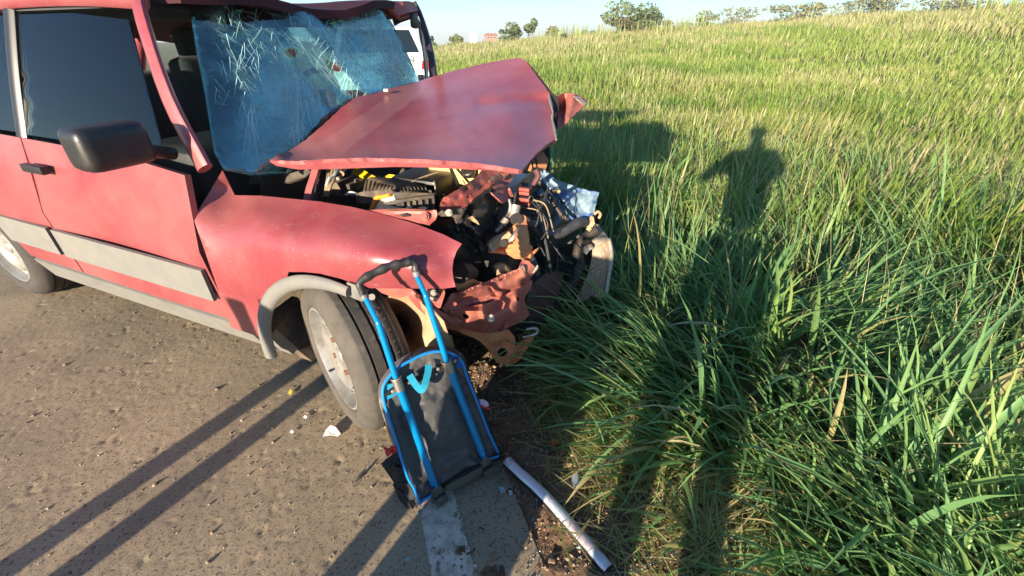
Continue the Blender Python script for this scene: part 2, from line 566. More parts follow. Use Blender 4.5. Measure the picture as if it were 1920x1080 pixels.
def xy(u, v):
    return u * NR[0] + v * DR[0], u * NR[1] + v * DR[1]


def vnoise(x, y, sc, seed):
    """smooth value noise on arrays"""
    x = np.asarray(x) / sc + seed * 17.31; y = np.asarray(y) / sc + seed * 9.77
    xi = np.floor(x); yi = np.floor(y); fx = x - xi; fy = y - yi
    fx = fx * fx * (3 - 2 * fx); fy = fy * fy * (3 - 2 * fy)

    def hsh(a, b):
        v = np.sin(a * 127.1 + b * 311.7 + seed * 74.7) * 43758.5453
        return v - np.floor(v)
    return (hsh(xi, yi) * (1 - fx) + hsh(xi + 1, yi) * fx) * (1 - fy) + (hsh(xi, yi + 1) * (1 - fx) + hsh(xi + 1, yi + 1) * fx) * fy


def terr(x, y):
    x = np.asarray(x, float); y = np.asarray(y, float)
    u, v = uv(x, y)
    r = np.sqrt(x * x + y * y)
    k = np.clip((r - 7) / 40, 0, 1); k = k * k * (3 - 2 * k)
    z = k * (y * 0.0098 + x * 0.067)
    crest = np.clip((r - 62) / 60, 0, 3)
    z = z * (1 - 0.22 * np.clip(crest, 0, 2)) - 2.2 * crest
    z = np.where(u < 0.3, np.minimum(z, 0) * 0.0 - 0.04, z)
    bumps = (vnoise(x, y, 3.1, 3) - 0.5) * 0.18 + (vnoise(x, y, 0.7, 4) - 0.5) * 0.05
    return z + bumps * np.clip((u - 0.9) / 2.5, 0, 1) - 0.035 * (u < 0.7)


def grid_obj(name, us, vs_, zf, m, kind='structure', skip=None):
    U, Vv = np.meshgrid(us, vs_)
    x, y = xy(U, Vv)
    V = np.stack([x.ravel(), y.ravel(), zf(x, y, U, Vv).ravel()], 1)
    a = np.arange(U.size).reshape(U.shape)
    Fq = np.stack([a[:-1, :-1].ravel(), a[:-1, 1:].ravel(), a[1:, 1:].ravel(), a[1:, :-1].ravel()], 1)
    if skip is not None:
        Fq = Fq[~skip(V[Fq].mean(1))]
        used = np.unique(Fq); mp = np.full(len(V), -1); mp[used] = np.arange(len(used)); V = V[used]; Fq = mp[Fq]
    return obj(name, V, Fq, m, None, sharp=None, kind=kind)


soil_mat = mat('field_soil', (0.075, 0.085, 0.03), 0.95, 0.0, [((0.10, 0.11, 0.035), 0.9, 0.4, 0.65, 0.9), ((0.16, 0.13, 0.06), 0.25, 0.5, 0.7, 0.8)], bump=(3, 0.6, 0.05))
asphalt = mat('dusty_worn_asphalt', (0.26, 0.198, 0.125), 0.9, 0.0,
              [((0.40, 0.30, 0.19), 3.2, 0.35, 0.7, 0.8), ((0.06, 0.048, 0.040), 120, 0.54, 0.64, 0.85), ((0.34, 0.28, 0.22), 150, 0.60, 0.68, 0.7), ((0.08, 0.06, 0.048), 38, 0.60, 0.68, 0.5), ((0.13, 0.105, 0.08), 1.3, 0.52, 0.72, 0.55)], bump=(300, 0.5, 0.002))
line_mat = mat('worn_road_paint', (0.56, 0.49, 0.40), 0.85, 0.0, [((0.30, 0.235, 0.175), 26, 0.40, 0.66, 0.85), ((0.09, 0.07, 0.055), 95, 0.60, 0.66, 0.9)], bump=(220, 0.5, 0.002))
verge_mat = mat('red_brown_verge_soil', (0.115, 0.062, 0.034), 0.95, 0.0,
                [((0.21, 0.125, 0.07), 14, 0.38, 0.68, 0.85), ((0.04, 0.026, 0.017), 60, 0.52, 0.66, 0.8), ((0.33, 0.24, 0.15), 120, 0.66, 0.74, 0.6)], bump=(130, 0.7, 0.006))


def ax(a, b, n, p=1.0):
    t = np.linspace(-1, 1, n)
    return t


# ground: one sheet from underfoot to the horizon, finer near the camera
ang = np.linspace(0, 2 * pi, 97)
rad = np.concatenate([[0.0], np.geomspace(0.4, 1600, 110)])
A, Rr = np.meshgrid(ang, rad)
gx = Rr * np.sin(A); gy = Rr * np.cos(A)
gz = np.where(Rr > 200, terr(gx * 200 / np.maximum(Rr, 200), gy * 200 / np.maximum(Rr, 200)) - (Rr - 200) * 0.01, terr(gx, gy))
a_ = np.arange(A.size).reshape(A.shape)
Fq = np.stack([a_[:-1, :-1].ravel(), a_[1:, :-1].ravel(), a_[1:, 1:].ravel(), a_[:-1, 1:].ravel()], 1)
obj('ground', np.stack([gx.ravel(), gy.ravel(), gz.ravel()], 1), Fq, soil_mat, None, sharp=None, kind='structure')


def road_relief(x, y, U, Vv):
    a = vnoise(x, y, 0.0135, 1); b = vnoise(x, y, 0.019, 2) * .6 + vnoise(x + .7 * y, y - .6 * x, 0.043, 8) * .4; c = vnoise(x, y, 0.30, 5)
    pit = np.clip((0.34 - b) / 0.2, 0, 1) * np.clip((0.60 - a) / 0.3, 0, 1)
    return 0.0012 * (a - 0.5) - 0.0030 * pit + 0.003 * (c - 0.5)


grid_obj('road', np.arange(-1.75, 0.3001, 0.0065), np.arange(0.28, 3.0, 0.0075), lambda x, y, U, V: road_relief(x, y, U, V), asphalt)
far_u = np.concatenate([np.linspace(-7.2, -1.75, 8), [-0.8, 0.3]])
far_v = np.concatenate([np.linspace(-40, 0.28, 20), np.linspace(0.6, 3.0, 6), np.geomspace(3.5, 400, 30)])
grid_obj('road_surface', far_u, far_v, lambda x, y, U, V: -0.012 + 0 * x, asphalt)


def line_worn(c):
    u, v = uv(c[:, 0], c[:, 1])
    n = vnoise(c[:, 0], c[:, 1], 0.011, 11) * 0.55 + vnoise(c[:, 0], c[:, 1], 0.03, 12) * 0.45
    edge = np.minimum(u - 0.004, 0.118 - u) / 0.02
    return n > 0.74 - 0.12 * np.clip(1 - edge, 0, 1) ** 2


grid_obj('edge_line', np.arange(0.004, 0.1185, 0.004), np.arange(0.3, 3.0, 0.005), lambda x, y, U, V: road_relief(x, y, U, V) * 0.8 + 0.0016, line_mat, skip=line_worn)
grid_obj('painted_line', np.array([0.004, 0.118]), np.concatenate([np.linspace(-30, 0.3, 12), np.geomspace(3.0, 300, 20)]), lambda x, y, U, V: -0.007 + 0 * x, line_mat)


def verge_z(x, y, U, Vv):
    k = np.clip((U - 0.17) / 0.30, 0, 1); k = k * k * (3 - 2 * k)
    out = np.clip((0.95 - U) / 0.2, 0, 1)
    n1 = vnoise(x, y, 0.016, 21); n2 = vnoise(x, y, 0.06, 22); n3 = vnoise(x, y, 0.25, 23)
    return (-0.016 + 0.030 * k + 0.010 * (n1 - 0.5) + 0.022 * (n2 - 0.5) + 0.025 * (n3 - 0.5)) * out - 0.03 * (1 - out)


grid_obj('verge', np.arange(0.08, 1.15, 0.008), np.arange(0.2, 3.4, 0.009), verge_z, verge_mat)


# ------------------------------------------------------------------ loose stuff on the verge
def scatter_chunks(name, P, size, m, squash=0.7, seed=1, mats=None):
    r = np.random.default_rng(seed); n = len(P)
    base = np.array([[1, 0, 0], [0, 1, 0], [-1, 0, 0], [0, -1, 0], [0, 0, 1], [0, 0, -1.0]])
    fc = np.array([[0, 1, 4], [1, 2, 4], [2, 3, 4], [3, 0, 4], [1, 0, 5], [2, 1, 5], [3, 2, 5], [0, 3, 5]])
    V = base[None] * (1 + r.uniform(-0.35, 0.35, (n, 6, 1))) + r.normal(0, 0.18, (n, 6, 3))
    a = r.uniform(0, 2 * pi, n); ca, sa = np.cos(a)[:, None], np.sin(a)[:, None]
    x = V[..., 0] * ca - V[..., 1] * sa; y = V[..., 0] * sa + V[..., 1] * ca
    V = np.stack([x, y, V[..., 2] * squash], -1) * size[:, None, None] + P[:, None, :]
    Fs = fc[None] + (np.arange(n) * 6)[:, None, None]
    return obj(name, V.reshape(-1, 3), Fs.reshape(-1, 3), m, None, sharp=None, kind='stuff', smooth=False)


def ground_z(x, y):
    u, v = uv(x, y)
    return np.where(u > 0.2, np.maximum(verge_z(x, y, u, v), 0.0), road_relief(x, y, u, v))


n = 6500
u_ = np.clip(rng.normal(0.50, 0.17, n), 0.12, 1.0); v_ = rng.uniform(0.35, 2.6, n)
x_, y_ = xy(u_, v_)
sz = rng.gamma(1.5, 0.0016, n) + 0.0012
scatter_chunks('gravel', np.stack([x_, y_, ground_z(x_, y_) + sz * 0.3], 1), sz,
               mat('verge_gravel', (0.20, 0.125, 0.075), 0.9, 0.0, [((0.36, 0.27, 0.18), 60, 0.45, 0.6, 0.9), ((0.07, 0.05, 0.04), 45, 0.58, 0.66, 0.9)]), seed=3)
n = 1500
u_ = rng.uniform(-1.5, 0.2, n); v_ = rng.uniform(0.4, 2.6, n); x_, y_ = xy(u_, v_)
sz = rng.gamma(2.0, 0.0009, n) + 0.0008
scatter_chunks('road_grit', np.stack([x_, y_, ground_z(x_, y_) + sz * 0.3], 1), sz,
               mat('road_grit', (0.24, 0.17, 0.115), 0.9, 0.0, [((0.42, 0.36, 0.28), 60, 0.55, 0.62, 0.9), ((0.07, 0.05, 0.04), 45, 0.55, 0.62, 0.9)]), seed=4)
crumb = bpy.data.materials.new('glass_crumbs'); crumb.use_nodes = True
b_ = crumb.node_tree.nodes['Principled BSDF']
b_.inputs['Base Color'].default_value = (0.42, 0.56, 0.56, 1); b_.inputs['Roughness'].default_value = 0.08
b_.inputs['Transmission Weight'].default_value = 0.45; b_.inputs['IOR'].default_value = 1.5
n = 620
u_ = np.clip(rng.normal(0.38, 0.16, n), -0.2, 0.9); v_ = np.clip(rng.normal(1.0, 0.45, n), 0.45, 2.4); x_, y_ = xy(u_, v_)
n2 = 120
u2 = rng.uniform(-1.2, 0.3, n2); v2 = rng.uniform(0.5, 2.2, n2); x2, y2 = xy(u2, v2)
x_ = np.concatenate([x_, x2]); y_ = np.concatenate([y_, y2])
sz = rng.uniform(0.0014, 0.0034, n + n2)
scatter_chunks('glass_crumbs', np.stack([x_, y_, ground_z(x_, y_) + sz * 0.5], 1), sz, crumb, seed=5)


# ------------------------------------------------------------------ far bushes, houses and wires
leaf_mats = {}


def leaf_mat(name, c1, c2, trans=0.3):
    if name in leaf_mats: return leaf_mats[name]
    m = bpy.data.materials.new(name); m.use_nodes = True; t = m.node_tree; leaf_mats[name] = m
    b = t.nodes['Principled BSDF']; out = t.nodes['Material Output']
    at = t.nodes.new('ShaderNodeAttribute'); at.attribute_name = 'tone'
    col = mix(t, at.outputs['Fac'], c1, c2)
    t.links.new(col, b.inputs['Base Color']); b.inputs['Roughness'].default_value = 0.55; b.inputs['Specular IOR Level'].default_value = 0.35
    tr = t.nodes.new('ShaderNodeBsdfTranslucent'); t.links.new(col, tr.inputs['Color'])
    ms = t.nodes.new('ShaderNodeMixShader'); ms.inputs[0].default_value = trans
    t.links.new(b.outputs[0], ms.inputs[1]); t.links.new(tr.outputs[0], ms.inputs[2]); t.links.new(ms.outputs[0], out.inputs['Surface'])
    return m


def set_tone(o, vals):
    a = o.data.attributes.new('tone', 'FLOAT', 'POINT'); a.data.foreach_set('value', np.asarray(vals, np.float32))


def leaves_mesh(centres, size, r, flat=0.6):
    n = len(centres)
    d = r.normal(0, 1, (n, 3)); d[:, 2] *= flat; d /= np.linalg.norm(d, axis=1)[:, None]
    e = np.cross(d, r.normal(0, 1, (n, 3))); e /= np.linalg.norm(e, axis=1)[:, None]
    s = size * r.uniform(0.6, 1.4, (n, 1))
    V = np.stack([centres - d * s, centres + e * s * 0.45, centres + d * s, centres - e * s * 0.45], 1)
    Fs = np.arange(n * 4).reshape(n, 4)
    return V.reshape(-1, 3), Fs


def bush(name, label, cat, px0, px1, ptop, pbase, dist, nleaf, m, clumps=9, seed=0, group='bushes on the far edge of the field', leaf=0.17, lift=-0.05, trunk_n=4, bare=0.0):
    r = np.random.default_rng(seed + 100)
    d = rays((px0 + px1) / 2, pbase); k = dist / np.hypot(d[0], d[1])
    c = EYE + d * k
    dep = np.linalg.norm(c - EYE)
    fw = d @ FW * k
    wd = (px1 - px0) / FOC * fw; ht = (pbase - ptop) / FOC * fw
    base = np.array([c[0], c[1], float(terr(c[0], c[1]))])
    base[2] = min(base[2], c[2]) if base[2] < c[2] - 0.3 else c[2]
    base[2] = min(c[2], float(terr(c[0], c[1])) + .05); ht += c[2] - base[2]
    root = thing(name, label, cat, base, group)
    P = []; T = []
    branch = []
    for i in range(clumps):
        a = r.uniform(0, 2 * pi); q = sqrt(r.uniform(0, 1)) * 0.72
        cc = base + np.array([cos(a) * q * wd * 0.5, sin(a) * q * wd * 0.4, ht * (lift + (0.86 - lift) * r.uniform(0.15, 1.0) * (1 - 0.5 * q * q))])
        R_ = np.array([wd * r.uniform(0.14, 0.25), wd * r.uniform(0.14, 0.22), ht * r.uniform(0.10, 0.20)])
        k_ = int(nleaf / clumps)
        g = r.normal(0, 1, (k_, 3)); g /= np.linalg.norm(g, axis=1)[:, None]
        g *= r.uniform(0.35, 1.0, (k_, 1)) ** 0.5
        P.append(cc + g * R_); T.append(np.clip(r.uniform(0.0, 0.75) + r.normal(0, 0.14, k_), 0, 1))
        branch.append(cc)
    P = np.vstack(P); T = np.concatenate(T)
    V, Fs = leaves_mesh(P, leaf, r)
    cr = obj('crown', V, Fs, m, root, smooth=False); set_tone(cr, np.repeat(T, 4))
    for j in range(trunk_n):
        parts = []
        q = branch[j::trunk_n]
        b0 = base + np.array([r.normal(0, wd * 0.06), r.normal(0, wd * 0.05), -0.1])
        top = np.mean(q, axis=0)
        mid = (b0 + top) / 2 + r.normal(0, wd * 0.04, 3)
        parts.append(tube_vf([b0, mid, top], [0.07 * ht / 3, 0.02], seg=6, sub=4))
        for t_ in q:
            parts.append(tube_vf([mid, (mid + t_) / 2 + r.normal(0, 0.1, 3), t_], [0.03 * ht / 3, 0.008], seg=5, sub=3))
        V, Fs = join(parts)
        obj('trunk', V, Fs, bark, root)
    return root


gb = leaf_mat('bush_leaves', (0.10, 0.14, 0.05), (0.22, 0.26, 0.10), 0.3)  # leaf tones paled to stand in for distance haze
gd = leaf_mat('scrub_leaves', (0.09, 0.085, 0.045), (0.19, 0.17, 0.085), 0.25)
bush('tree', 'large spreading green bush on the skyline right of the car', 'tree', 1122, 1238, 6, 68, 56, 3600, gb, 20, 1, lift=0.12, trunk_n=6)
bush('shrub', 'grey-brown scrub at the right foot of the large spreading bush', 'shrub', 1200, 1242, 47, 66, 54, 700, gd, 5, 2, trunk_n=2)
bush('shrub', 'dry brown thicket in front of the large spreading bush', 'shrub', 1140, 1205, 36, 70, 53, 900, gd, 6, 21, trunk_n=3)
bush('tree', 'dense round bush left of the slim tree on the skyline', 'tree', 934, 988, 40, 78, 58, 1500, gb, 11, 3, lift=-.05)
bush('tree', 'slim small tree with a flat crown beside the dense round bush', 'tree', 975, 1008, 35, 74, 60, 600, gb, 5, 4, lift=0.4, trunk_n=2)
bush('tree', 'low round bush on the skyline just right of the windscreen pillar', 'tree', 835, 872, 54, 81, 62, 1000, gb, 9, 5)
bush('tree', 'small bush half hidden behind the bent windscreen pillar', 'tree', 800, 820, 57, 80, 60, 500, gb, 4, 6)
bush('shrub', 'small upright shrub in dry grass between the two tall bushes', 'shrub', 1048, 1064, 56, 73, 50, 240, gd, 3, 7, trunk_n=2)
bush('shrub', 'pale shrub on the crest left of the large spreading bush', 'shrub', 1092, 1120, 38, 58, 60, 300, gb, 3, 8, trunk_n=2)
gs = leaf_mat('crest_scrub_leaves', (0.20, 0.21, 0.10), (0.34, 0.33, 0.17), 0.35)
for i, (x0, x1, t0, b0, w_) in enumerate([(1226, 1300, 36, 56, 'low band of pale scrub nearest the large bush on the right crest'), (1290, 1352, 22, 48, 'middle band of pale scrub on the rising crest at the right'),
                                        (1340, 1420, 6, 44, 'tallest band of scrub on the crest at the far right'), (1018, 1048, 44, 70, 'thin pale shrub right of the slim flat-crowned tree')]):
    bush('shrub', w_, 'shrub', x0, x1, t0, b0, 58 + i, 700, gs, 12, 30 + i, trunk_n=3, lift=-.15, leaf=.14)
for i, (x0, x1, t0, b0) in enumerate([(1430, 1540, 4, 42), (1560, 1700, -6, 34), (1720, 1900, -14, 28)]):
    bush('shrub', ['wide pale scrub on the right-hand crest beyond the tallest band', 'middle of the wide scrub bands on the right-hand crest', 'scrub band at the far right end of the crest'][i],
         'shrub', x0, x1, t0, b0, 58, 1300, gs, 18, 50 + i, trunk_n=4, lift=-.15, leaf=.15)


def house(name, label, px0, px1, ptop, pbase, dist, wall, roof, win):
    d = rays((px0 + px1) / 2, pbase); k = dist / np.hypot(d[0], d[1]); c = EYE + d * k
    f = d @ FW * k
    w_ = (px1 - px0) / FOC * f / 2; h_ = (pbase - ptop) / FOC * f
    A3 = np.array([[1, 0.15, 0], [-0.15, 1, 0], [0, 0, 1]]); A3 /= np.linalg.norm(A3, axis=1)[:, None]
    base = c - ZED * 6
    root = thing(name, label, 'house', base, 'far houses on the skyline')
    hw = h_ * 0.62
    box('wall', c + ZED * (hw / 2 - 3), (w_, w_ * 0.8, hw / 2 + 3), wall, root, axes=A3, bevel=0)
    e = 1.12
    V = np.array([[-w_ * e, -w_ * .9, hw], [w_ * e, -w_ * .9, hw], [w_ * e, w_ * .9, hw], [-w_ * e, w_ * .9, hw], [-w_ * .8, 0, h_], [w_ * .8, 0, h_]]) @ A3 + c
    obj('roof', V, [(0, 1, 5, 4), (1, 2, 5), (2, 3, 4, 5), (3, 0, 4), (3, 2, 1, 0)], roof, root, smooth=False)
    for s in win:
        box('window', c + A3[0] * s * w_ - A3[1] * (w_ * 0.8 + 0.01) + ZED * hw * 0.55, (w_ * 0.13, 0.05, hw * 0.18), dark_glass, root, axes=A3, bevel=0)


whitewash = mat('whitewashed_wall', (0.75, 0.74, 0.70), 0.8)
tiles = mat('clay_roof', (0.36, 0.12, 0.06), 0.85)
house('house', 'white far house on the skyline left of the dense round bush', 881, 894, 63, 75, 230, whitewash, whitewash, (-0.4, 0.4))
house('house', 'long red-roofed far house between the white house and the bush', 909, 932, 64, 74, 260, mat('brick_wall', (0.32, 0.17, 0.12), 0.9), tiles, (-0.5, 0, 0.5))
mast_mat = mat('galvanised_mast', (.30, .33, .36), .7)
# lattice mast and power lines
d_ = rays(957, 62); c_ = EYE + d_ * (300 / np.hypot(d_[0], d_[1]))
mast = thing('lattice_mast', 'faint lattice mast standing on the skyline above the dense round bush', 'mast', c_ - ZED * 8)
hgt = 42 / FOC * (d_ @ FW) * (300 / np.hypot(d_[0], d_[1]))
for sx, sy in ((-1, -1), (1, -1), (1, 1), (-1, 1)):
    tube('leg', [c_ + [sx * 1.1, sy * 1.1, -8], c_ + [sx * 0.15, sy * 0.15, hgt]], 0.09, mast_mat, mast, sub=1, seg=5)
parts = []
for k in range(9):
    t0, t1 = k / 9, (k + 1) / 9
    for sx, sy in ((-1, -1), (1, -1), (1, 1), (-1, 1)):
        s0 = 1.1 - 0.95 * t0; s1 = 1.1 - 0.95 * t1
        parts.append(tube_vf([c_ + [sx * s0, sy * s0, -8 + (hgt + 8) * t0], c_ + [-sy * s1, sx * s1, -8 + (hgt + 8) * t1]], 0.05, seg=4, sub=1))
V, Fs = join(parts); obj('bracing', V, Fs, mast_mat, mast)
wire_mat = mat('power_line_wire', (0.20, 0.21, 0.23), 0.6)
for i, (ya, yb) in enumerate([(-4, 14), (0, 19), (5, 23), (8, 27)]):
    A_ = EYE + rays(1000, ya - 12) * 70; B_ = EYE + rays(540, yb + 8) * 150
    o = tube('power_line', [A_, (A_ + B_) / 2 - ZED * 1.0, B_], 0.03, wire_mat, None, sub=10, seg=5)
    tag(o, ['topmost overhead wire across the sky above the bonnet', 'second overhead wire from the top above the bonnet', 'third overhead wire from the top above the bonnet', 'lowest overhead wire across the sky above the bonnet'][i], 'power line', 'overhead wires')


# ------------------------------------------------------------------ grass
def blades(name, x, y, length, width, az, lean, droop, tone, m, segs=4, seed=0, twist=0.5, fold=False, zoff=0.0):
    """curved tapering blades; az is the way each leans, lean the tilt at the root, droop what is added to the tip (radians)"""
    n = len(x); r = np.random.default_rng(seed)
    t = np.linspace(0, 1, segs + 1)
    ang_ = lean[:, None] + droop[:, None] * t[None] ** 1.5
    ds = length[:, None] / segs
    hx = np.cumsum(np.sin(ang_[:, :-1]) * ds, 1); hz = np.cumsum(np.cos(ang_[:, :-1]) * ds, 1)
    hx = np.hstack([np.zeros((n, 1)), hx]); hz = np.hstack([np.zeros((n, 1)), hz])
    dx, dy = np.sin(az)[:, None], np.cos(az)[:, None]
    z0 = np.maximum(terr(x, y), np.where(np.hypot(x, y) < 4, -0.02, -99)) + zoff
    cx = x[:, None] + hx * dx; cy = y[:, None] + hx * dy; cz = z0[:, None] + np.maximum(hz, 0.004 - 0 * hz)
    tw = r.normal(0, twist, n)[:, None]
    wx, wy = np.cos(tw) * dy + np.sin(tw) * dx * 0.6, -np.cos(tw) * dx + np.sin(tw) * dy * 0.6
    prof = np.clip(0.55 + 1.6 * t, 0, 1) * np.clip(1 - t ** 2.2, 0, 1) ** 0.8
    w = width[:, None] * prof[None] * 0.5
    wz = np.sin(tw) * 0.5
    Lp = np.stack([cx - wx * w, cy - wy * w, cz - wz * w], -1); Rp = np.stack([cx + wx * w, cy + wy * w, cz + wz * w], -1)
    if fold:
        mid = np.stack([cx, cy, cz], -1); mid[..., 2] -= w * 0.45
        mid[..., 0] += dx * w * 0.25; mid[..., 1] += dy * w * 0.25
        V = np.stack([Lp, mid, Rp], 2); k = 3
    else:
        V = np.stack([Lp, Rp], 2); k = 2
    V = V.reshape(n, -1, 3)
    f = []
    for i in range(segs):
        for j in range(k - 1):
            f.append((i * k + j, i * k + j + 1, (i + 1) * k + j + 1, (i + 1) * k + j))
    Fs = np.array(f)[None] + (np.arange(n) * (segs + 1) * k)[:, None, None]
    o = obj(name, V.reshape(-1, 3), Fs.reshape(-1, 4), m, None, sharp=None, kind='stuff')
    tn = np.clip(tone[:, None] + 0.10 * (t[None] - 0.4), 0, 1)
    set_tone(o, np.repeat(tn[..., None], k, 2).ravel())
    return o


def grass_mat(name, stops, trans=0.35, rough=0.45):
    m = bpy.data.materials.new(name); m.use_nodes = True; t = m.node_tree
    b = t.nodes['Principled BSDF']; out = t.nodes['Material Output']
    at = t.nodes.new('ShaderNodeAttribute'); at.attribute_name = 'tone'
    r = t.nodes.new('ShaderNodeValToRGB'); t.links.new(at.outputs['Fac'], r.inputs[0])
    while len(r.color_ramp.elements) < len(stops): r.color_ramp.elements.new(0.5)
    for e, (p, c) in zip(r.color_ramp.elements, stops): e.position = p; e.color = (*c, 1)
    t.links.new(r.outputs[0], b.inputs['Base Color']); b.inputs['Roughness'].default_value = rough; b.inputs['Specular IOR Level'].default_value = 0.4
    tr = t.nodes.new('ShaderNodeBsdfTranslucent'); t.links.new(r.outputs[0], tr.inputs['Color'])
    ms = t.nodes.new('ShaderNodeMixShader'); ms.inputs[0].default_value = trans
    t.links.new(b.outputs[0], ms.inputs[1]); t.links.new(tr.outputs[0], ms.inputs[2]); t.links.new(ms.outputs[0], out.inputs['Surface'])
    return m


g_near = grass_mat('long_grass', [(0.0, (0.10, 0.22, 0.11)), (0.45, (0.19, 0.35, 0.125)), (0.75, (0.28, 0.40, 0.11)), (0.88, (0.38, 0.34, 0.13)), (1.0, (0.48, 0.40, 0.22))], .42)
g_far = grass_mat('field_grass', [(0.0, (0.075, 0.16, 0.025)), (0.4, (0.19, 0.29, 0.045)), (0.7, (0.31, 0.36, 0.085)), (0.85, (0.43, 0.39, 0.16)), (1.0, (0.50, 0.43, 0.25))], .4)


def car_sl(x, y):
    q = np.stack([x - W0[0], y - W0[1], 0 * x], -1)
    return q @ HEAD, q @ LEFT


def under_car(x, y, front=0.42):
    s, L = car_sl(x, y)
    return (L > -0.15) & (L < 1.72) & (s > -3.4) & (s < front + 0.12 * (L > 0.5) * (L < 1.2))


def polar(n, r0, r1, a0, a1, power, seed):
    r = np.random.default_rng(seed)
    q = r.uniform(0, 1, n)
    e = 2 - power
    rr = (r0 ** e + q * (r1 ** e - r0 ** e)) ** (1 / e)
    a = radians(a0) + r.uniform(0, 1, n) * radians(a1 - a0)
    return rr * np.sin(a), rr * np.cos(a), rr, r


# long grass beside the road, close to the eye
x, y, rr, r = polar(18500, 0.45, 5.2, -35, 75, 1.2, 41)
u, v = uv(x, y)
edge = 0.62 + 0.10 * (vnoise(x, y, 0.22, 31) - 0.5)
ok = (u > edge) & (rr > 0.80) & ~under_car(x, y) & (vnoise(x, y, 0.16, 32) > 0.16) & (r.uniform(0, 1, len(x)) < np.clip((u - edge) / 0.12, 0.25, 1))
x, y, u, v = x[ok], y[ok], u[ok], v[ok]; n = len(x)
cl = vnoise(x, y, 0.19, 33)                                   # clump: shared lean
side = np.clip((1.7 - u) / 0.8, 0, 1)
az_road = atan2(-NR[0], -NR[1]) + 0.15
az_free = 2 * pi * vnoise(x, y, 0.45, 34) * 1.3
fwd = np.clip((y - 1.7) / 0.6, 0, 1)
vecx = side * np.sin(az_road) * 1.3 * (1 - 0.75 * fwd) + (1 - side * 0.6) * np.sin(az_free) * 0.7 + r.normal(0, 0.45, n)
vecy = side * np.cos(az_road) * 1.3 * (1 - 0.75 * fwd) + (1 - side * 0.6) * np.cos(az_free) * 0.7 + r.normal(0, 0.45, n)
az = np.arctan2(vecx, vecy)
ln = np.clip(r.normal(0.45, 0.13, n), 0.14, 0.8) * (0.65 + 0.55 * vnoise(x, y, 0.3, 35)) * (0.48 + 0.52 * np.clip((u - 0.58) / 0.35, 0, 1)) * (1 - 0.12 * fwd) * np.clip(.6 + .4 * (rr[ok] - .8) / .5, .6, 1)
wd = np.clip(r.normal(0.0150, 0.005, n), 0.005, 0.026) * (0.6 + ln)
lean = np.abs(r.normal(0.50, 0.24, n)) + 0.25 * side * (1 - fwd)
droop = np.abs(r.normal(0.75, 0.42, n))
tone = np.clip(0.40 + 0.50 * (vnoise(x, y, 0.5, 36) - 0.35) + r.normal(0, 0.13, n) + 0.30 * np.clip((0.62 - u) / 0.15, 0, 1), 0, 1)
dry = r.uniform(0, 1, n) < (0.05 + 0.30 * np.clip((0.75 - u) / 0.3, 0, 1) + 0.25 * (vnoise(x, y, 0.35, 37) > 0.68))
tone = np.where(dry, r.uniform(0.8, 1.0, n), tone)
near_n = n
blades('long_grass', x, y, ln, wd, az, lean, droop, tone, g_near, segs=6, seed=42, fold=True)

# flattened straw and dead stems at the foot of the long grass
n = 5200
u_ = rng.normal(0.72, 0.13, n); v_ = rng.uniform(0.3, 2.4, n); x_, y_ = xy(u_, v_)
k_ = (u_ > 0.36) & ~under_car(x_, y_, 0.40)
x_, y_ = x_[k_], y_[k_]; n = len(x_)
blades('straw', x_, y_, rng.uniform(0.06, 0.22, n), rng.uniform(0.002, 0.006, n), rng.uniform(0, 2 * pi, n), rng.uniform(1.1, 1.55, n), rng.uniform(-0.1, 0.25, n),
       rng.uniform(0.74, 1.0, n), g_near, segs=3, seed=43, zoff=0.03)

# the field
x, y, rr, r = polar(76000, 3.0, 15, -42, 66, 1.25, 44)
u, v = uv(x, y)
ok = (u > 0.75) & ~under_car(x, y, 0.3) & (vnoise(x, y, 0.22, 45) > 0.18 - 0.1 * (rr > 7))
x, y, rr, u = x[ok], y[ok], rr[ok], u[ok]; n = len(x)
patch = vnoise(x, y, 1.6, 46) * 0.6 + vnoise(x, y, 0.5, 47) * 0.4
tone = np.clip(0.08 + 0.85 * patch + r.normal(0, 0.12, n), 0, 0.84)
dry = r.uniform(0, 1, n) < 0.07 + 0.30 * (vnoise(x, y, 0.8, 48) > 0.66)
tone = np.where(dry, r.uniform(0.76, 1, n), tone)
az = 2 * pi * vnoise(x, y, 0.7, 49) * 1.5 + r.normal(0, 0.8, n)
ln = np.clip(r.normal(0.33, 0.10, n), 0.12, 0.6) * (0.55 + 0.6 * vnoise(x, y, 1.1, 50)) * (1 - .25 * np.clip((rr - 4) / 4, 0, 1))
blades('field_grass', x, y, ln, np.clip(0.011 + 0.0013 * rr, 0, 0.03) * r.uniform(0.6, 1.3, n), az, np.abs(r.normal(0.35, 0.25, n)), np.abs(r.normal(0.7, 0.4, n)), tone, g_far, segs=4, seed=51)

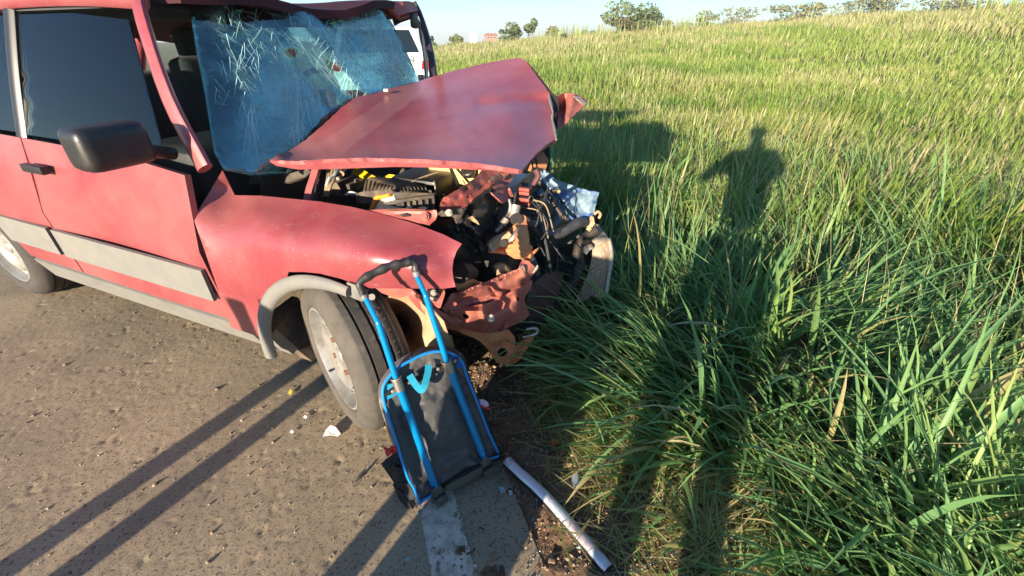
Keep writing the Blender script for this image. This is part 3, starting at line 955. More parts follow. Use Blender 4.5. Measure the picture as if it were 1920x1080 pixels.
x, y, rr, r = polar(150000, 13, 105, -30, 60, 1.55, 52)
u, v = uv(x, y)
ok = u > 1.2
x, y, rr = x[ok], y[ok], rr[ok]; n = len(x)
far = np.clip((rr - 22) / 25, 0, 1)
tone = np.clip(0.10 + 0.75 * (vnoise(x, y, 5, 53) * 0.5 + vnoise(x, y, 1.7, 54) * 0.5) + r.normal(0, 0.10, n) + 0.05 * far, 0, 0.82)
dry = r.uniform(0, 1, n) < 0.08 + 0.62 * far * (vnoise(x, y, 9, 55) > 0.30) + 0.4 * (vnoise(x, y, 2.6, 56) > 0.66)
tone = np.where(dry, r.uniform(0.74, 1.0, n), tone)
blades('far_grass', x, y, np.clip(r.normal(0.30, 0.09, n), 0.12, 0.6) * (1 + 0.6 * far) * (.6 + .8 * vnoise(x, y, 4.0, 58)), 0.018 + 0.0013 * rr * r.uniform(0.6, 1.3, n), r.uniform(0, 2 * pi, n),
       np.abs(r.normal(0.3, 0.2, n)), np.abs(r.normal(0.5, 0.3, n)), tone, g_far, segs=2, seed=57)


# ------------------------------------------------------------------ the wrecked red car
car = thing('wrecked_car', 'crashed red hatchback with crushed front and buckled bonnet nosed into the grass', 'car', cw(-1.3, 0.8, 0))
keep_hood = []

# bonnet, sprung up and folded, torn along its front edge
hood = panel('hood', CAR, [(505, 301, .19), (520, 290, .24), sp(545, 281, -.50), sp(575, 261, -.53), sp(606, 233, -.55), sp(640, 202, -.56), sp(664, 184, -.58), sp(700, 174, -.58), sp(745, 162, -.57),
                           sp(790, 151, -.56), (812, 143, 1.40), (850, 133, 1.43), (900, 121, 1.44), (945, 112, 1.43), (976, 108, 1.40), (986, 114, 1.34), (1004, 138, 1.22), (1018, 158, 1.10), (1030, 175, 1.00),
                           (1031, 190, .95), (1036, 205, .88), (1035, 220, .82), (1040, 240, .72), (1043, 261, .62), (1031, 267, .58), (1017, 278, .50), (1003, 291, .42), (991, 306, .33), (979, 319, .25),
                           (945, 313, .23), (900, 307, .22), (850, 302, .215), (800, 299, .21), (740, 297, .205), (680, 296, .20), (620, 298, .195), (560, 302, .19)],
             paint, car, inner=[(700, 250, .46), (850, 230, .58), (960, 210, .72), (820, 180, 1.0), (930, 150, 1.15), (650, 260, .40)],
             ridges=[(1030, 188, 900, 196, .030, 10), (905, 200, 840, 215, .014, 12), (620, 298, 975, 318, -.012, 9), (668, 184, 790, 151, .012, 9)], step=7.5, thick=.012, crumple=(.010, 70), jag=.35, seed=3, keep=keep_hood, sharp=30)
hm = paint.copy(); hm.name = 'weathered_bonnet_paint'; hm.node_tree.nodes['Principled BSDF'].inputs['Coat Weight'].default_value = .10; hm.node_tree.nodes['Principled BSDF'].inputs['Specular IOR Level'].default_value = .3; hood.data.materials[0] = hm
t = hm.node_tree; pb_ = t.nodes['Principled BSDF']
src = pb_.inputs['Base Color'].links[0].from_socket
at = t.nodes.new('ShaderNodeAttribute'); at.attribute_name = 'pale_mask'
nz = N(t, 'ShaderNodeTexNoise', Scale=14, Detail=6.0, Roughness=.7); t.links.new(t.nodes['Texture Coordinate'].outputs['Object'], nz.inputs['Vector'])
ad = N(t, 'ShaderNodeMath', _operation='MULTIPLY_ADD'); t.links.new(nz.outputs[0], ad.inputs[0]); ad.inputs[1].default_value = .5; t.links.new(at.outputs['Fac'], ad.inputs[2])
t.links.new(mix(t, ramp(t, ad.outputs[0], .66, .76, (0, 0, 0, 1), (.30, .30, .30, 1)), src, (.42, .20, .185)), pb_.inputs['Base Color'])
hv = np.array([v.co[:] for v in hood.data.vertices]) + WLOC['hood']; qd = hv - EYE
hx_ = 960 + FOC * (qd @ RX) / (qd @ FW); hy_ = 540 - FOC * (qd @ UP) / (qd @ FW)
ax0 = np.array([608, 288.0]); axd = np.array([800 - 608, 150 - 288.0]); axl = np.linalg.norm(axd); axn = np.array([-axd[1], axd[0]]) / axl     # a paler streak across the panel
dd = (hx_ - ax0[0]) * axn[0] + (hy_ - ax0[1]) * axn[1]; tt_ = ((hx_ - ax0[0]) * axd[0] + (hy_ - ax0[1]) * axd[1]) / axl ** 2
pale_mask = np.clip(1 - (np.abs(dd) / (25 - 8 * tt_)) ** 4, 0, 1) * np.clip((1.02 - tt_) / .1, 0, 1)
pale_mask = np.maximum(pale_mask, .5 * np.clip((640 - hx_) / 60, 0, 1))
a_d = hood.data.attributes.new('pale_mask', 'FLOAT', 'POINT'); a_d.data.foreach_set('value', pale_mask.astype(np.float32))
# rolled flange under its near edge
panel('flange', CAR, [(505, 303, .195), (560, 303.5, .195), (620, 300, .20), (680, 298, .205), (740, 299, .21), (800, 301, .215), (850, 304, .22), (900, 309, .225), (945, 315, .235), (972, 320, .25),
                      (945, 320, .245), (900, 319, .235), (850, 316.5, .23), (800, 314, .225), (740, 313, .22), (680, 315, .215), (620, 317, .21), (560, 318, .205), (518, 311, .20)], paint, hood, step=9, thick=.003, crumple=(.004, 40))
# dark lining seen under the lifted front corner
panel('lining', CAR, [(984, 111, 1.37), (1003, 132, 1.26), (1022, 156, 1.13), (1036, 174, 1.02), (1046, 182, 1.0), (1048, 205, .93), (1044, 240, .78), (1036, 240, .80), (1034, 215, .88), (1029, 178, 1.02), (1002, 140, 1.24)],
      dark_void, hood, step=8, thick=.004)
panel('torn_corner', CAR, [(1045, 182, 1.02), (1056, 174, 1.07), (1074, 175, 1.10), (1090, 180, 1.12), (1100, 187, 1.10), (1101, 193, 1.06), (1092, 201, 1.02), (1078, 214, .96), (1064, 227, .90), (1050, 240, .84), (1046, 243, .82), (1041, 225, .90)],
      raw_paint, hood, inner=[(1052, 205, 1.06), (1062, 205, 1.02)], ridges=[(1076, 178, 1064, 220, -.045, 8), (1060, 178, 1052, 225, .035, 7)], step=5, thick=.004, crumple=(.012, 14), jag=.6)
panel('torn_edge', CAR, [(1076, 179, 1.04), (1088, 182, 1.06), (1098, 190, 1.05), (1102, 194, 1.04), (1096, 198, 1.02), (1088, 191, 1.03), (1080, 185, 1.03)], alloy, hood, step=4, thick=.004, crumple=(.01, 8), jag=.5)
for a_, b_ in (((1029, 178, .985), (1037, 212, .84)), ((1037, 212, .84), (1036, 226, .79)), ((1036, 226, .79), (1043, 262, .605))):
    P = [pt(CAR, *a_), pt(CAR, (a_[0] + b_[0]) / 2 + random.uniform(-1.5, 1.5), (a_[1] + b_[1]) / 2, (a_[2] + b_[2]) / 2 - .004), pt(CAR, *b_)]
    tube('bare_edge', P, [.0035, .0055, .003], alloy, hood, seg=6, sub=5)
box('pebble', pt(CAR, 725, 171, 1.02) + ZED * .004, (.014, .010, .007), mat('pale_stone', (0.55, 0.46, 0.34), .8), hood, bevel=.006)

# near front wing
f0 = pj(-.60, .16, .85); f1 = pj(-.62, .02, .72); f2 = pj(-.62, 0, .28); f3 = pj(-.41, .005, .27); f4 = pj(-.40, .0, .36)
arch = [pj(-.03 + .40 * cos(radians(a)), .0, .225 + .395 * sin(radians(a))) for a in (160, 145, 132, 120)]
fender = panel('fender', CAR, [f0, (440, 366, .165), (490, 367, .17), (541, 372, .172), (600, 378, .172), (660, 388, .17), (720, 402, .167), (780, 420, .16), (830, 439, .15), (866, 457, .138),
                               (856, 471, .122), (850, 488, .108), (848, 505, .098), (850, 522, .09), (854, 538, .085), (835, 541, .075), (800, 541, .06), (760, 541, .045), (720, 541, .035), (690, 540, .025),
                               (670, 534, .015), (640, 523, .008), (600, 513, .0), (570, 510, .0), (541, 510, .0)] + arch[::-1] + [f4, f3, f2, f1],
               paint, car, inner=[(480, 400, .085), (480, 440, .025), (541, 402, .105), (541, 435, .040), (541, 475, .004), (620, 410, .105), (620, 450, .030), (620, 490, .0), (700, 430, .098), (700, 468, .028), (700, 505, .008),
                                  (770, 452, .098), (775, 480, .048), (770, 515, .026), (820, 470, .10), (820, 500, .068), (815, 525, .058)],
               step=9, thick=.0025, crumple=(.0022, 60), sharp=50, reg=3e-3)
# arch trim: a curved grey moulding that stands proud of the wing
P = []
for a in np.linspace(78, 182, 24):
    P.append(cw(-.035 + .385 * cos(radians(a)), -.012, .225 + .385 * sin(radians(a))))
V, Fs = tube_vf(P, [.018, .024, .026, .027, .027], seg=12, sub=1, flat=1.0, updir=ZED)
V = np.asarray(V); 
off = CAR.off(V); V = V - LEFT * (off - (-.012))[:, None] * .35
obj('arch_trim', V, Fs, grey_trim, car)
panel('arch_lip', CAR, [(650, 529, .0), (672, 537, .0), (686, 546, .01), (688, 556, .02), (680, 566, .01), (664, 560, .0), (652, 553, -.005)], grey_trim, car, step=6, thick=.006)
tube('trim_clip', [pt(CAR, 690, 556, .035), pt(CAR, 702, 560, .05)], [.012, .010], black_plastic, car, sub=1)
V, Fs = disc_vf(pt(CAR, 697, 557, .03), EYE - pt(CAR, 697, 557, .03), .010, .006); obj('clip_washer', V, Fs, alloy, car)

# sheet under the wing and brace down to the chassis leg
panel('wing_flange', CAR, [(704, 540, .05), (735, 540, .055), (765, 541, .06), (778, 545, .065), (780, 551, .07), (758, 557, .07), (735, 557, .065), (715, 549, .055)], raw_paint, car, step=6, thick=.003, crumple=(.006, 18))
panel('brace', CAR, [(760, 548, .07), (778, 544, .07), (800, 562, .10), (822, 580, .14), (846, 596, .19), (870, 612, .24), (862, 622, .24), (838, 616, .18), (812, 602, .13), (788, 583, .095), (772, 566, .075)],
      raw_paint, car, ridges=[(770, 552, 860, 614, -.012, 6)], step=6, thick=.004, crumple=(.006, 22))
panel('mount_plate', CAR, [(795, 537, .075), (836, 540, .10), (833, 556, .105), (826, 577, .11), (816, 580, .11), (804, 568, .10), (797, 556, .085)], raw_paint, car, step=6, thick=.004)
clip = panel('clip', CAR, [(801, 541, .072), (826, 546, .085), (823, 556, .09), (818, 566, .10), (806, 562, .09), (799, 552, .075)], black_plastic, car, step=5, thick=.014, crumple=(.008, 8))
screw(CAR, 813, 549, .068, .006, alloy, clip)
box('clip_slot', pt(CAR, 809, 558, .078), (.010, .006, .004), alloy, clip, bevel=.001)

# dusty wheel-arch liner with its deep pocket
panel('wheel_liner', CAR, [(686, 548, .10), (700, 556, .09), (715, 560, .10), (740, 556, .09), (762, 556, .075), (790, 568, .075), (812, 582, .085), (832, 602, .10), (842, 630, .12), (846, 655, .14), (832, 668, .13),
                           (805, 672, .10), (778, 676, .08), (762, 676, .07), (746, 660, .065), (732, 638, .062), (718, 612, .06), (706, 592, .065), (694, 572, .08)],
      tan_plastic, car, inner=[(730, 585, .23), (745, 610, .26), (760, 630, .25), (772, 648, .18), (740, 572, .20), (785, 600, .16), (795, 630, .10), (775, 580, .14), (815, 630, .09), (820, 655, .10)],
      ridges=[(706, 588, 762, 672, -.02, 5)], step=6, thick=.004, crumple=(.006, 18))
tube('liner_bead', [pt(CAR, 696, 570, .05), pt(CAR, 710, 590, .045), pt(CAR, 720, 612, .045), pt(CAR, 736, 640, .045), pt(CAR, 756, 668, .05)], [.004, .006, .004], tan_plastic, car, seg=7, sub=5)
panel('liner_foot', CAR, [(812, 625, .17), (846, 630, .20), (852, 655, .22), (846, 668, .24), (812, 668, .18)], tan_plastic, car, step=8, thick=.006, crumple=(.01, 20))
tube('wheel_sensor_wire', [pt(CAR, 694, 572, .05), pt(CAR, 702, 584, .02), pt(CAR, 712, 594, .03), pt(CAR, 711, 603, .03), pt(CAR, 722, 620, .04)], .0017, cable, car, seg=5)

# crushed front chassis leg: upper channel and lower box
rail = panel('chassis_rail', CAR, [(829, 577, .17), (838, 566, .18), (845, 551, .20), (866, 546, .23), (885, 538, .27), (910, 529, .32), (935, 518, .37), (958, 509, .41), (972, 504, .43), (976, 494, .44), (980, 487, .45),
                                   (990, 489, .46), (998, 495, .47), (1003, 501, .48), (1009, 503, .49), (1004, 510, .48), (999, 516, .47), (990, 528, .46), (979, 541, .44), (962, 552, .42), (940, 561, .38), (915, 570, .34), (880, 575, .27), (852, 577, .21), (840, 580, .18)],
             raw_paint, car, inner=[(940, 535, .36), (900, 550, .29), (985, 510, .44)], holes=[(942, 523, 7, 2.2, -28)],
             ridges=[(862, 550, 968, 508, -.020, 5), (855, 568, 972, 540, .018, 5), (975, 500, 990, 530, -.02, 5), (920, 540, 928, 552, .015, 4)], step=4, thick=.005, crumple=(.005, 26), jag=.25, seed=5, sharp=24)
tube('torn_metal', [pt(CAR, 972, 505, .415), pt(CAR, 980, 500, .43), pt(CAR, 984, 509, .43)], [.003, .006, .003], alloy, rail, seg=6)
tube('torn_metal', [pt(CAR, 999, 512, .455), pt(CAR, 1006, 503, .47), pt(CAR, 1008, 497, .475)], [.003, .006, .002], alloy, rail, seg=6)
box_l = panel('crush_box', CAR, [(829, 577, .165), (852, 576, .205), (880, 574, .26), (915, 568, .325), (945, 556, .37), (968, 545, .40), (985, 535, .43), (996, 524, .46), (999, 531, .465), (993, 545, .45), (985, 556, .44), (984, 566, .44),
                                 (989, 578, .455), (993, 590, .46), (984, 600, .44), (972, 606, .42), (956, 613, .39), (938, 622, .36), (915, 624, .33), (893, 622, .29), (868, 616, .25), (845, 610, .21), (836, 594, .18)],
              raw_paint, car, inner=[(905, 590, .26), (880, 600, .22), (955, 585, .375), (960, 562, .385), (900, 612, .29)], holes=[(971, 561, 2.6, 4.6, -20), (873, 594, 7, 5, 25)],
              ridges=[(905, 572, 912, 620, -.020, 6), (845, 585, 905, 582, -.015, 4), (850, 602, 890, 612, -.014, 4), (918, 585, 960, 560, .020, 8), (946, 605, 936, 620, .018, 4)], step=4, thick=.005, crumple=(.005, 28), seed=6, sharp=24)
screw(CAR, 920, 597, .285, .009, alloy, box_l)
V, Fs = disc_vf(pt(CAR, 853, 570, .185), EYE - pt(CAR, 853, 570, .185), .006, .004); obj('bolt', V, Fs, rust_red, box_l)
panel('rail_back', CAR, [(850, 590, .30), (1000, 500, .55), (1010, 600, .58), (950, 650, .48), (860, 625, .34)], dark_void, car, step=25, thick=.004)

# clay-covered bracket under it, with tow hook
brk = panel('bracket', CAR, [(845, 609, .215), (868, 617, .255), (893, 623, .295), (920, 625, .335), (940, 622, .36), (953, 617, .38), (960, 625, .39), (966, 634, .40), (967, 648, .40), (960, 662, .39), (956, 672, .385), (954, 686, .38), (944, 682, .37), (932, 681, .36),
                             (925, 670, .345), (918, 660, .335), (910, 650, .32), (902, 642, .31), (890, 634, .295), (868, 626, .265), (850, 616, .23)],
            orange_dirt, car, holes=[(942, 661, 9.3, 8.6, 0)], ridges=[(912, 625, 932, 680, -.010, 4), (955, 622, 962, 650, -.014, 4)], step=5, thick=.005, crumple=(.005, 16), seed=8)
panel('bracket_arm', CAR, [(953, 688, .375), (957, 668, .385), (966, 652, .395), (981, 641, .42), (995, 629, .44), (1000, 634, .45), (990, 650, .44), (980, 667, .43), (966, 680, .40)],
      orange_dirt, car, ridges=[(958, 684, 992, 634, .02, 5)], step=5, thick=.006, crumple=(.006, 12))
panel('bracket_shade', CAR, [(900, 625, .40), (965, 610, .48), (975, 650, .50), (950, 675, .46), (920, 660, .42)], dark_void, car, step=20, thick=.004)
tube('tow_hook', [pt(CAR, 980, 632, .44), pt(CAR, 995, 629, .45), pt(CAR, 1005, 625, .46), pt(CAR, 1008, 619, .465), pt(CAR, 1002, 615, .46), pt(CAR, 987, 617, .45)], .0068, steel, car, seg=10, sub=6)

# upper cross member and the folded plate that hangs from it
cross = panel('cross_member', CAR, [(823, 392, .29), (826, 380, .31), (833, 370, .33), (852, 359, .38), (870, 348, .44), (884, 338, .50), (895, 328, .56), (903, 318, .61), (930, 316, .68), (962, 320, .74), (964, 328, .74), (960, 338, .72), (952, 348, .68),
                                    (938, 347, .64), (924, 346, .58), (913, 355, .53), (900, 364, .48), (887, 374, .42), (872, 391, .35), (848, 392, .31)],
              raw_paint, car, inner=[(860, 372, .38), (900, 345, .53), (935, 330, .66)], holes=[(875, 352, 5, 3.6, 30), (878.5, 368.5, 3.6, 2.2, 0), (940, 328, 2.2, 6.5, -32), (953, 330, 2, 2, 0)],
              ridges=[(830, 376, 852, 380, .014, 7), (887, 374, 922, 346, -.016, 4), (924, 338, 905, 350, .012, 4)], step=4.5, thick=.004, crumple=(.010, 16), jag=.3, seed=9)
tube('torn_metal', [pt(CAR, 917, 340, .565), pt(CAR, 926, 334, .60), pt(CAR, 936, 328, .64)], [.002, .007, .002], alloy, cross, seg=6)
panel('folded_plate', CAR, [(919, 359, .50), (924, 352, .52), (928, 347, .54), (941, 345, .58), (953, 349, .60), (958, 357, .60), (964, 369, .60), (957, 369, .58), (953, 375, .56), (943, 382, .52), (935, 374, .51), (926, 366, .50)],
      raw_paint, car, ridges=[(920, 361, 943, 380, -.016, 3), (950, 350, 954, 372, .012, 4)], step=4, thick=.004, crumple=(.006, 10))
# grey bracket with its bolt
gb_ = panel('lamp_bracket', CAR, [(823, 403, .215), (831, 396, .225), (850, 392, .25), (873, 391, .285), (871, 398, .285), (866, 405, .275), (862, 412, .27), (858, 419, .26), (853, 410, .255), (845, 405, .245), (833, 406, .23), (827, 406, .22)],
            dusty_black, car, ridges=[(840, 399, 868, 396, -.008, 3)], step=4, thick=.010, crumple=(.004, 9))
screw(CAR, 841.5, 399, .225, .007, alloy, gb_)
# dark plastic wall behind the missing headlamp
panel('lamp_housing', CAR, [(840, 420, .33), (862, 402, .36), (880, 385, .40), (905, 362, .46), (922, 350, .50), (940, 372, .55), (955, 376, .58), (960, 400, .57), (950, 420, .52), (935, 440, .48), (918, 452, .45), (908, 475, .43), (905, 510, .44), (902, 545, .46), (880, 548, .42), (862, 520, .38), (868, 480, .37), (850, 450, .34)],
      black_plastic, car, ridges=[(875, 392, 905, 540, .02, 6), (930, 375, 915, 450, .02, 8), (868, 395, 925, 352, -.02, 6)], step=7, thick=.004, crumple=(.012, 22), seed=12)
panel('lamp_pod', CAR, [(832, 452, .28), (850, 428, .29), (866, 408, .30), (878, 404, .31), (886, 414, .32), (896, 425, .33), (900, 440, .34), (898, 458, .35), (888, 450, .34), (878, 444, .33), (866, 440, .31), (852, 460, .30)], black_plastic, car,
      ridges=[(875, 415, 890, 440, -.03, 5)], step=5, thick=.005, crumple=(.02, 9), seed=14)
panel('lamp_liner_piece', CAR, [(878, 410, .29), (886, 407, .30), (894, 413, .31), (899, 422, .32), (888, 416, .31)], tan_plastic, car, step=3, thick=.004, crumple=(.006, 7))
panel('inner_wing', CAR, [(838, 420, .34), (870, 455, .40), (905, 470, .46), (910, 530, .48), (880, 548, .42), (852, 545, .34), (845, 500, .24), (862, 460, .22)], dark_metal, car, inner=[(865, 500, .36)], step=10, thick=.004, crumple=(.012, 24), seed=15)
tube('horn_shell', [pt(CAR, 860, 512, .20), pt(CAR, 872, 508, .24), pt(CAR, 888, 512, .28)], [.035, .032, .020], dark_metal, car, seg=18, sub=5)
panel('lamp_ledge', CAR, [(848, 528, .22), (862, 518, .24), (880, 518, .27), (896, 527, .30), (907, 530, .32), (880, 540, .27), (860, 546, .23)], orange_dirt, car, step=6, thick=.006, crumple=(.008, 14))
tube('tow_eye_cup', [pt(CAR, 928, 507, .42), pt(CAR, 940, 503, .44), pt(CAR, 955, 512, .47)], [.020, .024, .016], tan_plastic, car, seg=14, sub=5)

# clay-covered lamp carrier in the middle of the crush
lc = panel('lamp_carrier', CAR, [(917, 474, .36), (918, 459, .36), (926, 446, .39), (940, 437, .42), (953, 431, .45), (963, 422, .47), (966, 413, .48), (972, 405, .49), (979, 401, .50), (986, 406, .50), (989, 425, .50), (993, 450, .49), (990, 466, .47), (983, 478, .46), (978, 486, .45), (964, 485, .43), (953, 478, .41), (935, 475, .38)],
           orange_dirt, car, inner=[(970, 440, .41), (972, 465, .41), (940, 462, .40)], ridges=[(967, 425, 976, 480, -.030, 5), (920, 462, 960, 460, .022, 5)], step=4.5, thick=.006, crumple=(.006, 14), seed=16)
tube('crushed_pipe', [pt(CAR, 921, 462, .37), pt(CAR, 935, 452, .385), pt(CAR, 950, 448, .40), pt(CAR, 960, 440, .41)], [.020, .021, .022, .016], tan_plastic, lc, seg=14, sub=5)
V, Fs = disc_vf(pt(CAR, 944, 456, .365), EYE - pt(CAR, 944, 456, .365), .014, .002, 12); obj('pipe_mouth', V, Fs, dark_void, lc)
tube('torn_metal', [pt(CAR, 950, 455, .38), pt(CAR, 960, 448, .385), pt(CAR, 968, 434, .40), pt(CAR, 972, 428, .41)], [.004, .010, .006, .002], steel, lc, seg=7)
tube('pipe_collar', [pt(CAR, 917, 456, .358), pt(CAR, 924, 470, .362)], .009, alloy, lc, seg=8, sub=1)
tube('carrier_tube', [pt(CAR, 967, 384, .53), pt(CAR, 965, 398, .52), pt(CAR, 963, 412, .51)], [.019, .019, .018], alloy, car, seg=16, sub=4)
V, Fs = disc_vf(pt(CAR, 968, 411, .475), EYE - pt(CAR, 968, 411, .475), .022, .002, 14); obj('tube_mouth', V, Fs, dark_void, lc)
tube('bent_pipe', [pt(CAR, 930, 435, .45), pt(CAR, 940, 424, .47), pt(CAR, 949, 412, .49), pt(CAR, 955, 400, .51), pt(CAR, 957, 386, .52), pt(CAR, 955, 374, .53)], [.009, .010, .011, .008, .006, .006], steel, car, seg=10)
tube('pipe_joint', [pt(CAR, 942, 421, .465), pt(CAR, 950, 411, .48)], .013, alloy, car, seg=12, sub=1)
panel('torn_flap', CAR, [(978, 486, .455), (986, 470, .48), (994, 455, .50), (999, 462, .51), (998, 474, .51), (1003, 470, .52), (1010, 466, .53), (1000, 478, .51), (997, 490, .50), (988, 492, .48)], orange_dirt, car, step=4, thick=.004, crumple=(.02, 8), jag=.6)

# dented dark plate, duct and radiator at the pushed-in left front
panel('under_tray', CAR, [(988, 558, .50), (995, 540, .53), (1008, 524, .56), (1023, 512, .60), (1040, 510, .63), (1056, 514, .66), (1056, 527, .66), (1048, 550, .63), (1036, 574, .60), (1024, 595, .57), (1012, 612, .54), (996, 608, .50), (990, 590, .49), (985, 570, .49)],
      mat('shaded_red_panel', (0.06, 0.018, 0.022), .45, 0.0, [((0.03, .02, .022), 8, .45, .7, .8)], bump=(30, .3, .005)), car, step=7, thick=.006, crumple=(.008, 25), seed=18)  # red paint darkened in its colour to stand in for shade
tube('hose', [pt(CAR, 985, 415, .60), pt(CAR, 1000, 424, .62), pt(CAR, 1012, 436, .64), pt(CAR, 1030, 440, .68), pt(CAR, 1050, 437, .72), pt(CAR, 1068, 427, .76), pt(CAR, 1084, 418, .80), pt(CAR, 1096, 417, .84)], [.020, .023, .022, .021, .021, .022, .020], rubber, car, seg=14)
P = [(1122, 428, .86), (1106, 440, .86), (1090, 456, .86), (1083, 472, .84), (1085, 490, .83), (1082, 508, .80), (1073, 530, .77), (1058, 550, .74), (1040, 577, .70)]
C = catmull(np.array([pt(CAR, *p) for p in P]), 22)
tube('corrugated_duct', C, np.where(np.arange(len(C)) % 4 < 2, .024, .0195), mat('dark_duct_plastic', (.04, .033, .028), .6, 0.0, [((.10, .075, .05), 12, .45, .75, .6)]), car, seg=14, sub=1)
rad_f = []
rad = panel('radiator', CAR, [(1113, 447, .90), (1120, 434, .93), (1128, 432, .95), (1137, 440, .96), (1146, 456, .96), (1148, 478, .93), (1145, 500, .88), (1141, 520, .85), (1136, 540, .82), (1134, 558, .80), (1122, 560, .79), (1109, 552, .80), (1094, 566, .79), (1079, 570, .78), (1082, 556, .80), (1094, 533, .83), (1106, 505, .87), (1110, 478, .90)],
            fin_mat, car, inner=[(1128, 480, .90), (1120, 520, .85)], ridges=[(1113 + 4.5 * k, 448 + k, 1088 + 6 * k, 566, -.006, 1.6) for k in range(7)], step=3.6, thick=.02, crumple=(.007, 15), jag=.3, seed=19)
tube('radiator_tank', [pt(CAR, 1142, 447, .955), pt(CAR, 1146, 478, .915), pt(CAR, 1141, 515, .85), pt(CAR, 1135, 556, .79)], [.008, .011, .010, .009], alloy, rad, seg=8)
panel('radiator_back', CAR, [(1045, 470, .95), (1085, 440, .97), (1118, 436, .98), (1112, 480, .96), (1100, 530, .92), (1080, 575, .90), (1040, 590, .86), (1030, 540, .88)], dark_metal, car, step=14, thick=.01, crumple=(.01, 20))
panel('radiator_mount', CAR, [(1099, 430, .84), (1104, 418, .85), (1108, 405, .86), (1113, 408, .86), (1116, 422, .86), (1122, 420, .87), (1120, 428, .86), (1112, 432, .85), (1105, 434, .84)], tan_plastic, car, step=4, thick=.006, crumple=(.01, 7))
tube('mount_strap', [pt(CAR, 1114, 402, .86), pt(CAR, 1121, 397, .87), pt(CAR, 1126, 402, .88), pt(CAR, 1123, 409, .88)], .006, tan_plastic, car, seg=8)
panel('cooling_foil', CAR, [(1092, 466, .84), (1100, 460, .85), (1108, 458, .86), (1113, 464, .87), (1106, 470, .86), (1100, 477, .85), (1093, 474, .84)], steel, car, step=4, thick=.002, crumple=(.02, 6), jag=.4)

# engine bay: near-black backing for its shade, engine block, hoses, wiring
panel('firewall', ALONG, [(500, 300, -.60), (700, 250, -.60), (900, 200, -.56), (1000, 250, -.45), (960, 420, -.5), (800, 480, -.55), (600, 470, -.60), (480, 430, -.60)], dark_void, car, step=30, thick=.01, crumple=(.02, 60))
box('engine_block', cw(.05, .80, .45), (.30, .36, .20), dark_metal, car, bevel=.03)
box('engine_tray', cw(-.10, .86, .16), (.36, .40, .02), dark_void, car, bevel=.005)
box('cylinder_cover', cw(.08, .82, .68), (.22, .20, .035), black_plastic, car, bevel=.02)
box('fan_shroud', cw(.36, 1.0, .36), (.05, .26, .18), black_plastic, car, bevel=.02)
panel('inner_panel', CAR, [(541, 340, .62), (700, 345, .62), (830, 350, .60), (850, 420, .5), (800, 430, .42), (640, 400, .42), (541, 390, .42)], dark_void, car, step=25, thick=.004, crumple=(.02, 40))
wires = []
r_ = np.random.default_rng(77)
for k in range(9):
    a = np.array([r_.uniform(962, 1030), r_.uniform(340, 395), r_.uniform(.58, .78)])
    b = np.array([r_.uniform(985, 1060), r_.uniform(430, 540), r_.uniform(.58, .75)])
    m1 = a + (b - a) * .33 + r_.normal(0, 20, 3) * [1.2, 1, .003]; m2 = a + (b - a) * .66 + r_.normal(0, 20, 3) * [1.2, 1, .003]
    wires.append(tube_vf([pt(CAR, *q) for q in (a, m1, m2, b)], r_.uniform(.002, .0055), seg=6, sub=8))
V, Fs = join(wires); o = obj('wiring', V, Fs, rubber, car); o['kind'] = 'stuff'
wires = []
for k in range(3):
    a = np.array([r_.uniform(968, 1000), r_.uniform(372, 392), r_.uniform(.54, .62)]); b = np.array([r_.uniform(1000, 1045), r_.uniform(395, 470), r_.uniform(.58, .70)])
    m1 = a + (b - a) * .4 + np.array([r_.normal(6, 8), r_.normal(-14, 7), -.02])
    wires.append(tube_vf([pt(CAR, *q) for q in (a, m1, b)], r_.uniform(.0014, .0026), seg=5, sub=10))
V, Fs = join(wires); o = obj('loose_wires', V, Fs, cable, car); o['kind'] = 'stuff'
for k, (x0, y0) in enumerate([(984, 355), (984, 362), (984, 374), (985, 382)]):
    box('fuse_holder', pt(CAR, x0, y0, .60), (.020, .010, .006), rust_red, car, bevel=.002)
tube('bent_rod', [pt(CAR, 1000, 368, .72), pt(CAR, 1015, 369, .73), pt(CAR, 1034, 359, .72), pt(CAR, 1047, 357, .72)], [.007, .009, .008, .006], dark_metal, car, seg=8)
V, Fs = disc_vf(pt(CAR, 1048, 359, .715), EYE - pt(CAR, 1048, 359, .715), .008, .004, 8, .003); obj('rod_eye', V, Fs, mat('brass', (.6, .42, .14), .4, .8), car)
tube('support_bar', [pt(CAR, 1006, 337, .80), pt(CAR, 1022, 352, .80), pt(CAR, 1036, 378, .78), pt(CAR, 1052, 402, .77), pt(CAR, 1066, 412, .77)], [.010, .011, .011, .012], dark_metal, car, seg=8)
tube('bent_bracket', [pt(CAR, 1004, 318, .72), pt(CAR, 1009, 330, .72), pt(CAR, 1002, 343, .71), pt(CAR, 997, 356, .70)], [.012, .012, .010, .006], mat('dark_red_bracket', (.10, .03, .03), .6), car, seg=8)
panel('far_wing_stub', CAR, [(985, 318, 1.05), (1000, 300, 1.1), (1018, 285, 1.15), (1028, 300, 1.12), (1024, 318, 1.05), (1018, 325, 1.0), (1002, 322, 1.0)], orange_dirt, car, step=6, thick=.004, crumple=(.015, 14))
panel('far_wing', CAR, [(992, 303, 1.2), (1010, 285, 1.25), (1030, 268, 1.3), (1031, 300, 1.25), (1027, 325, 1.2), (1010, 330, 1.15)], dark_void, car, step=8, thick=.01)
for x0 in (997, 1005): tube('stay_rod', [pt(CAR, x0, 298, .95), pt(CAR, x0 + 3, 325, .9)], .004, black_plastic, car, sub=1, seg=6)
panel('dark_grille_piece', CAR, [(962, 352, .70), (975, 340, .74), (1000, 323, .80), (1003, 332, .80), (990, 350, .76), (972, 362, .72)], black_plastic, car, step=6, thick=.006, crumple=(.012, 10))
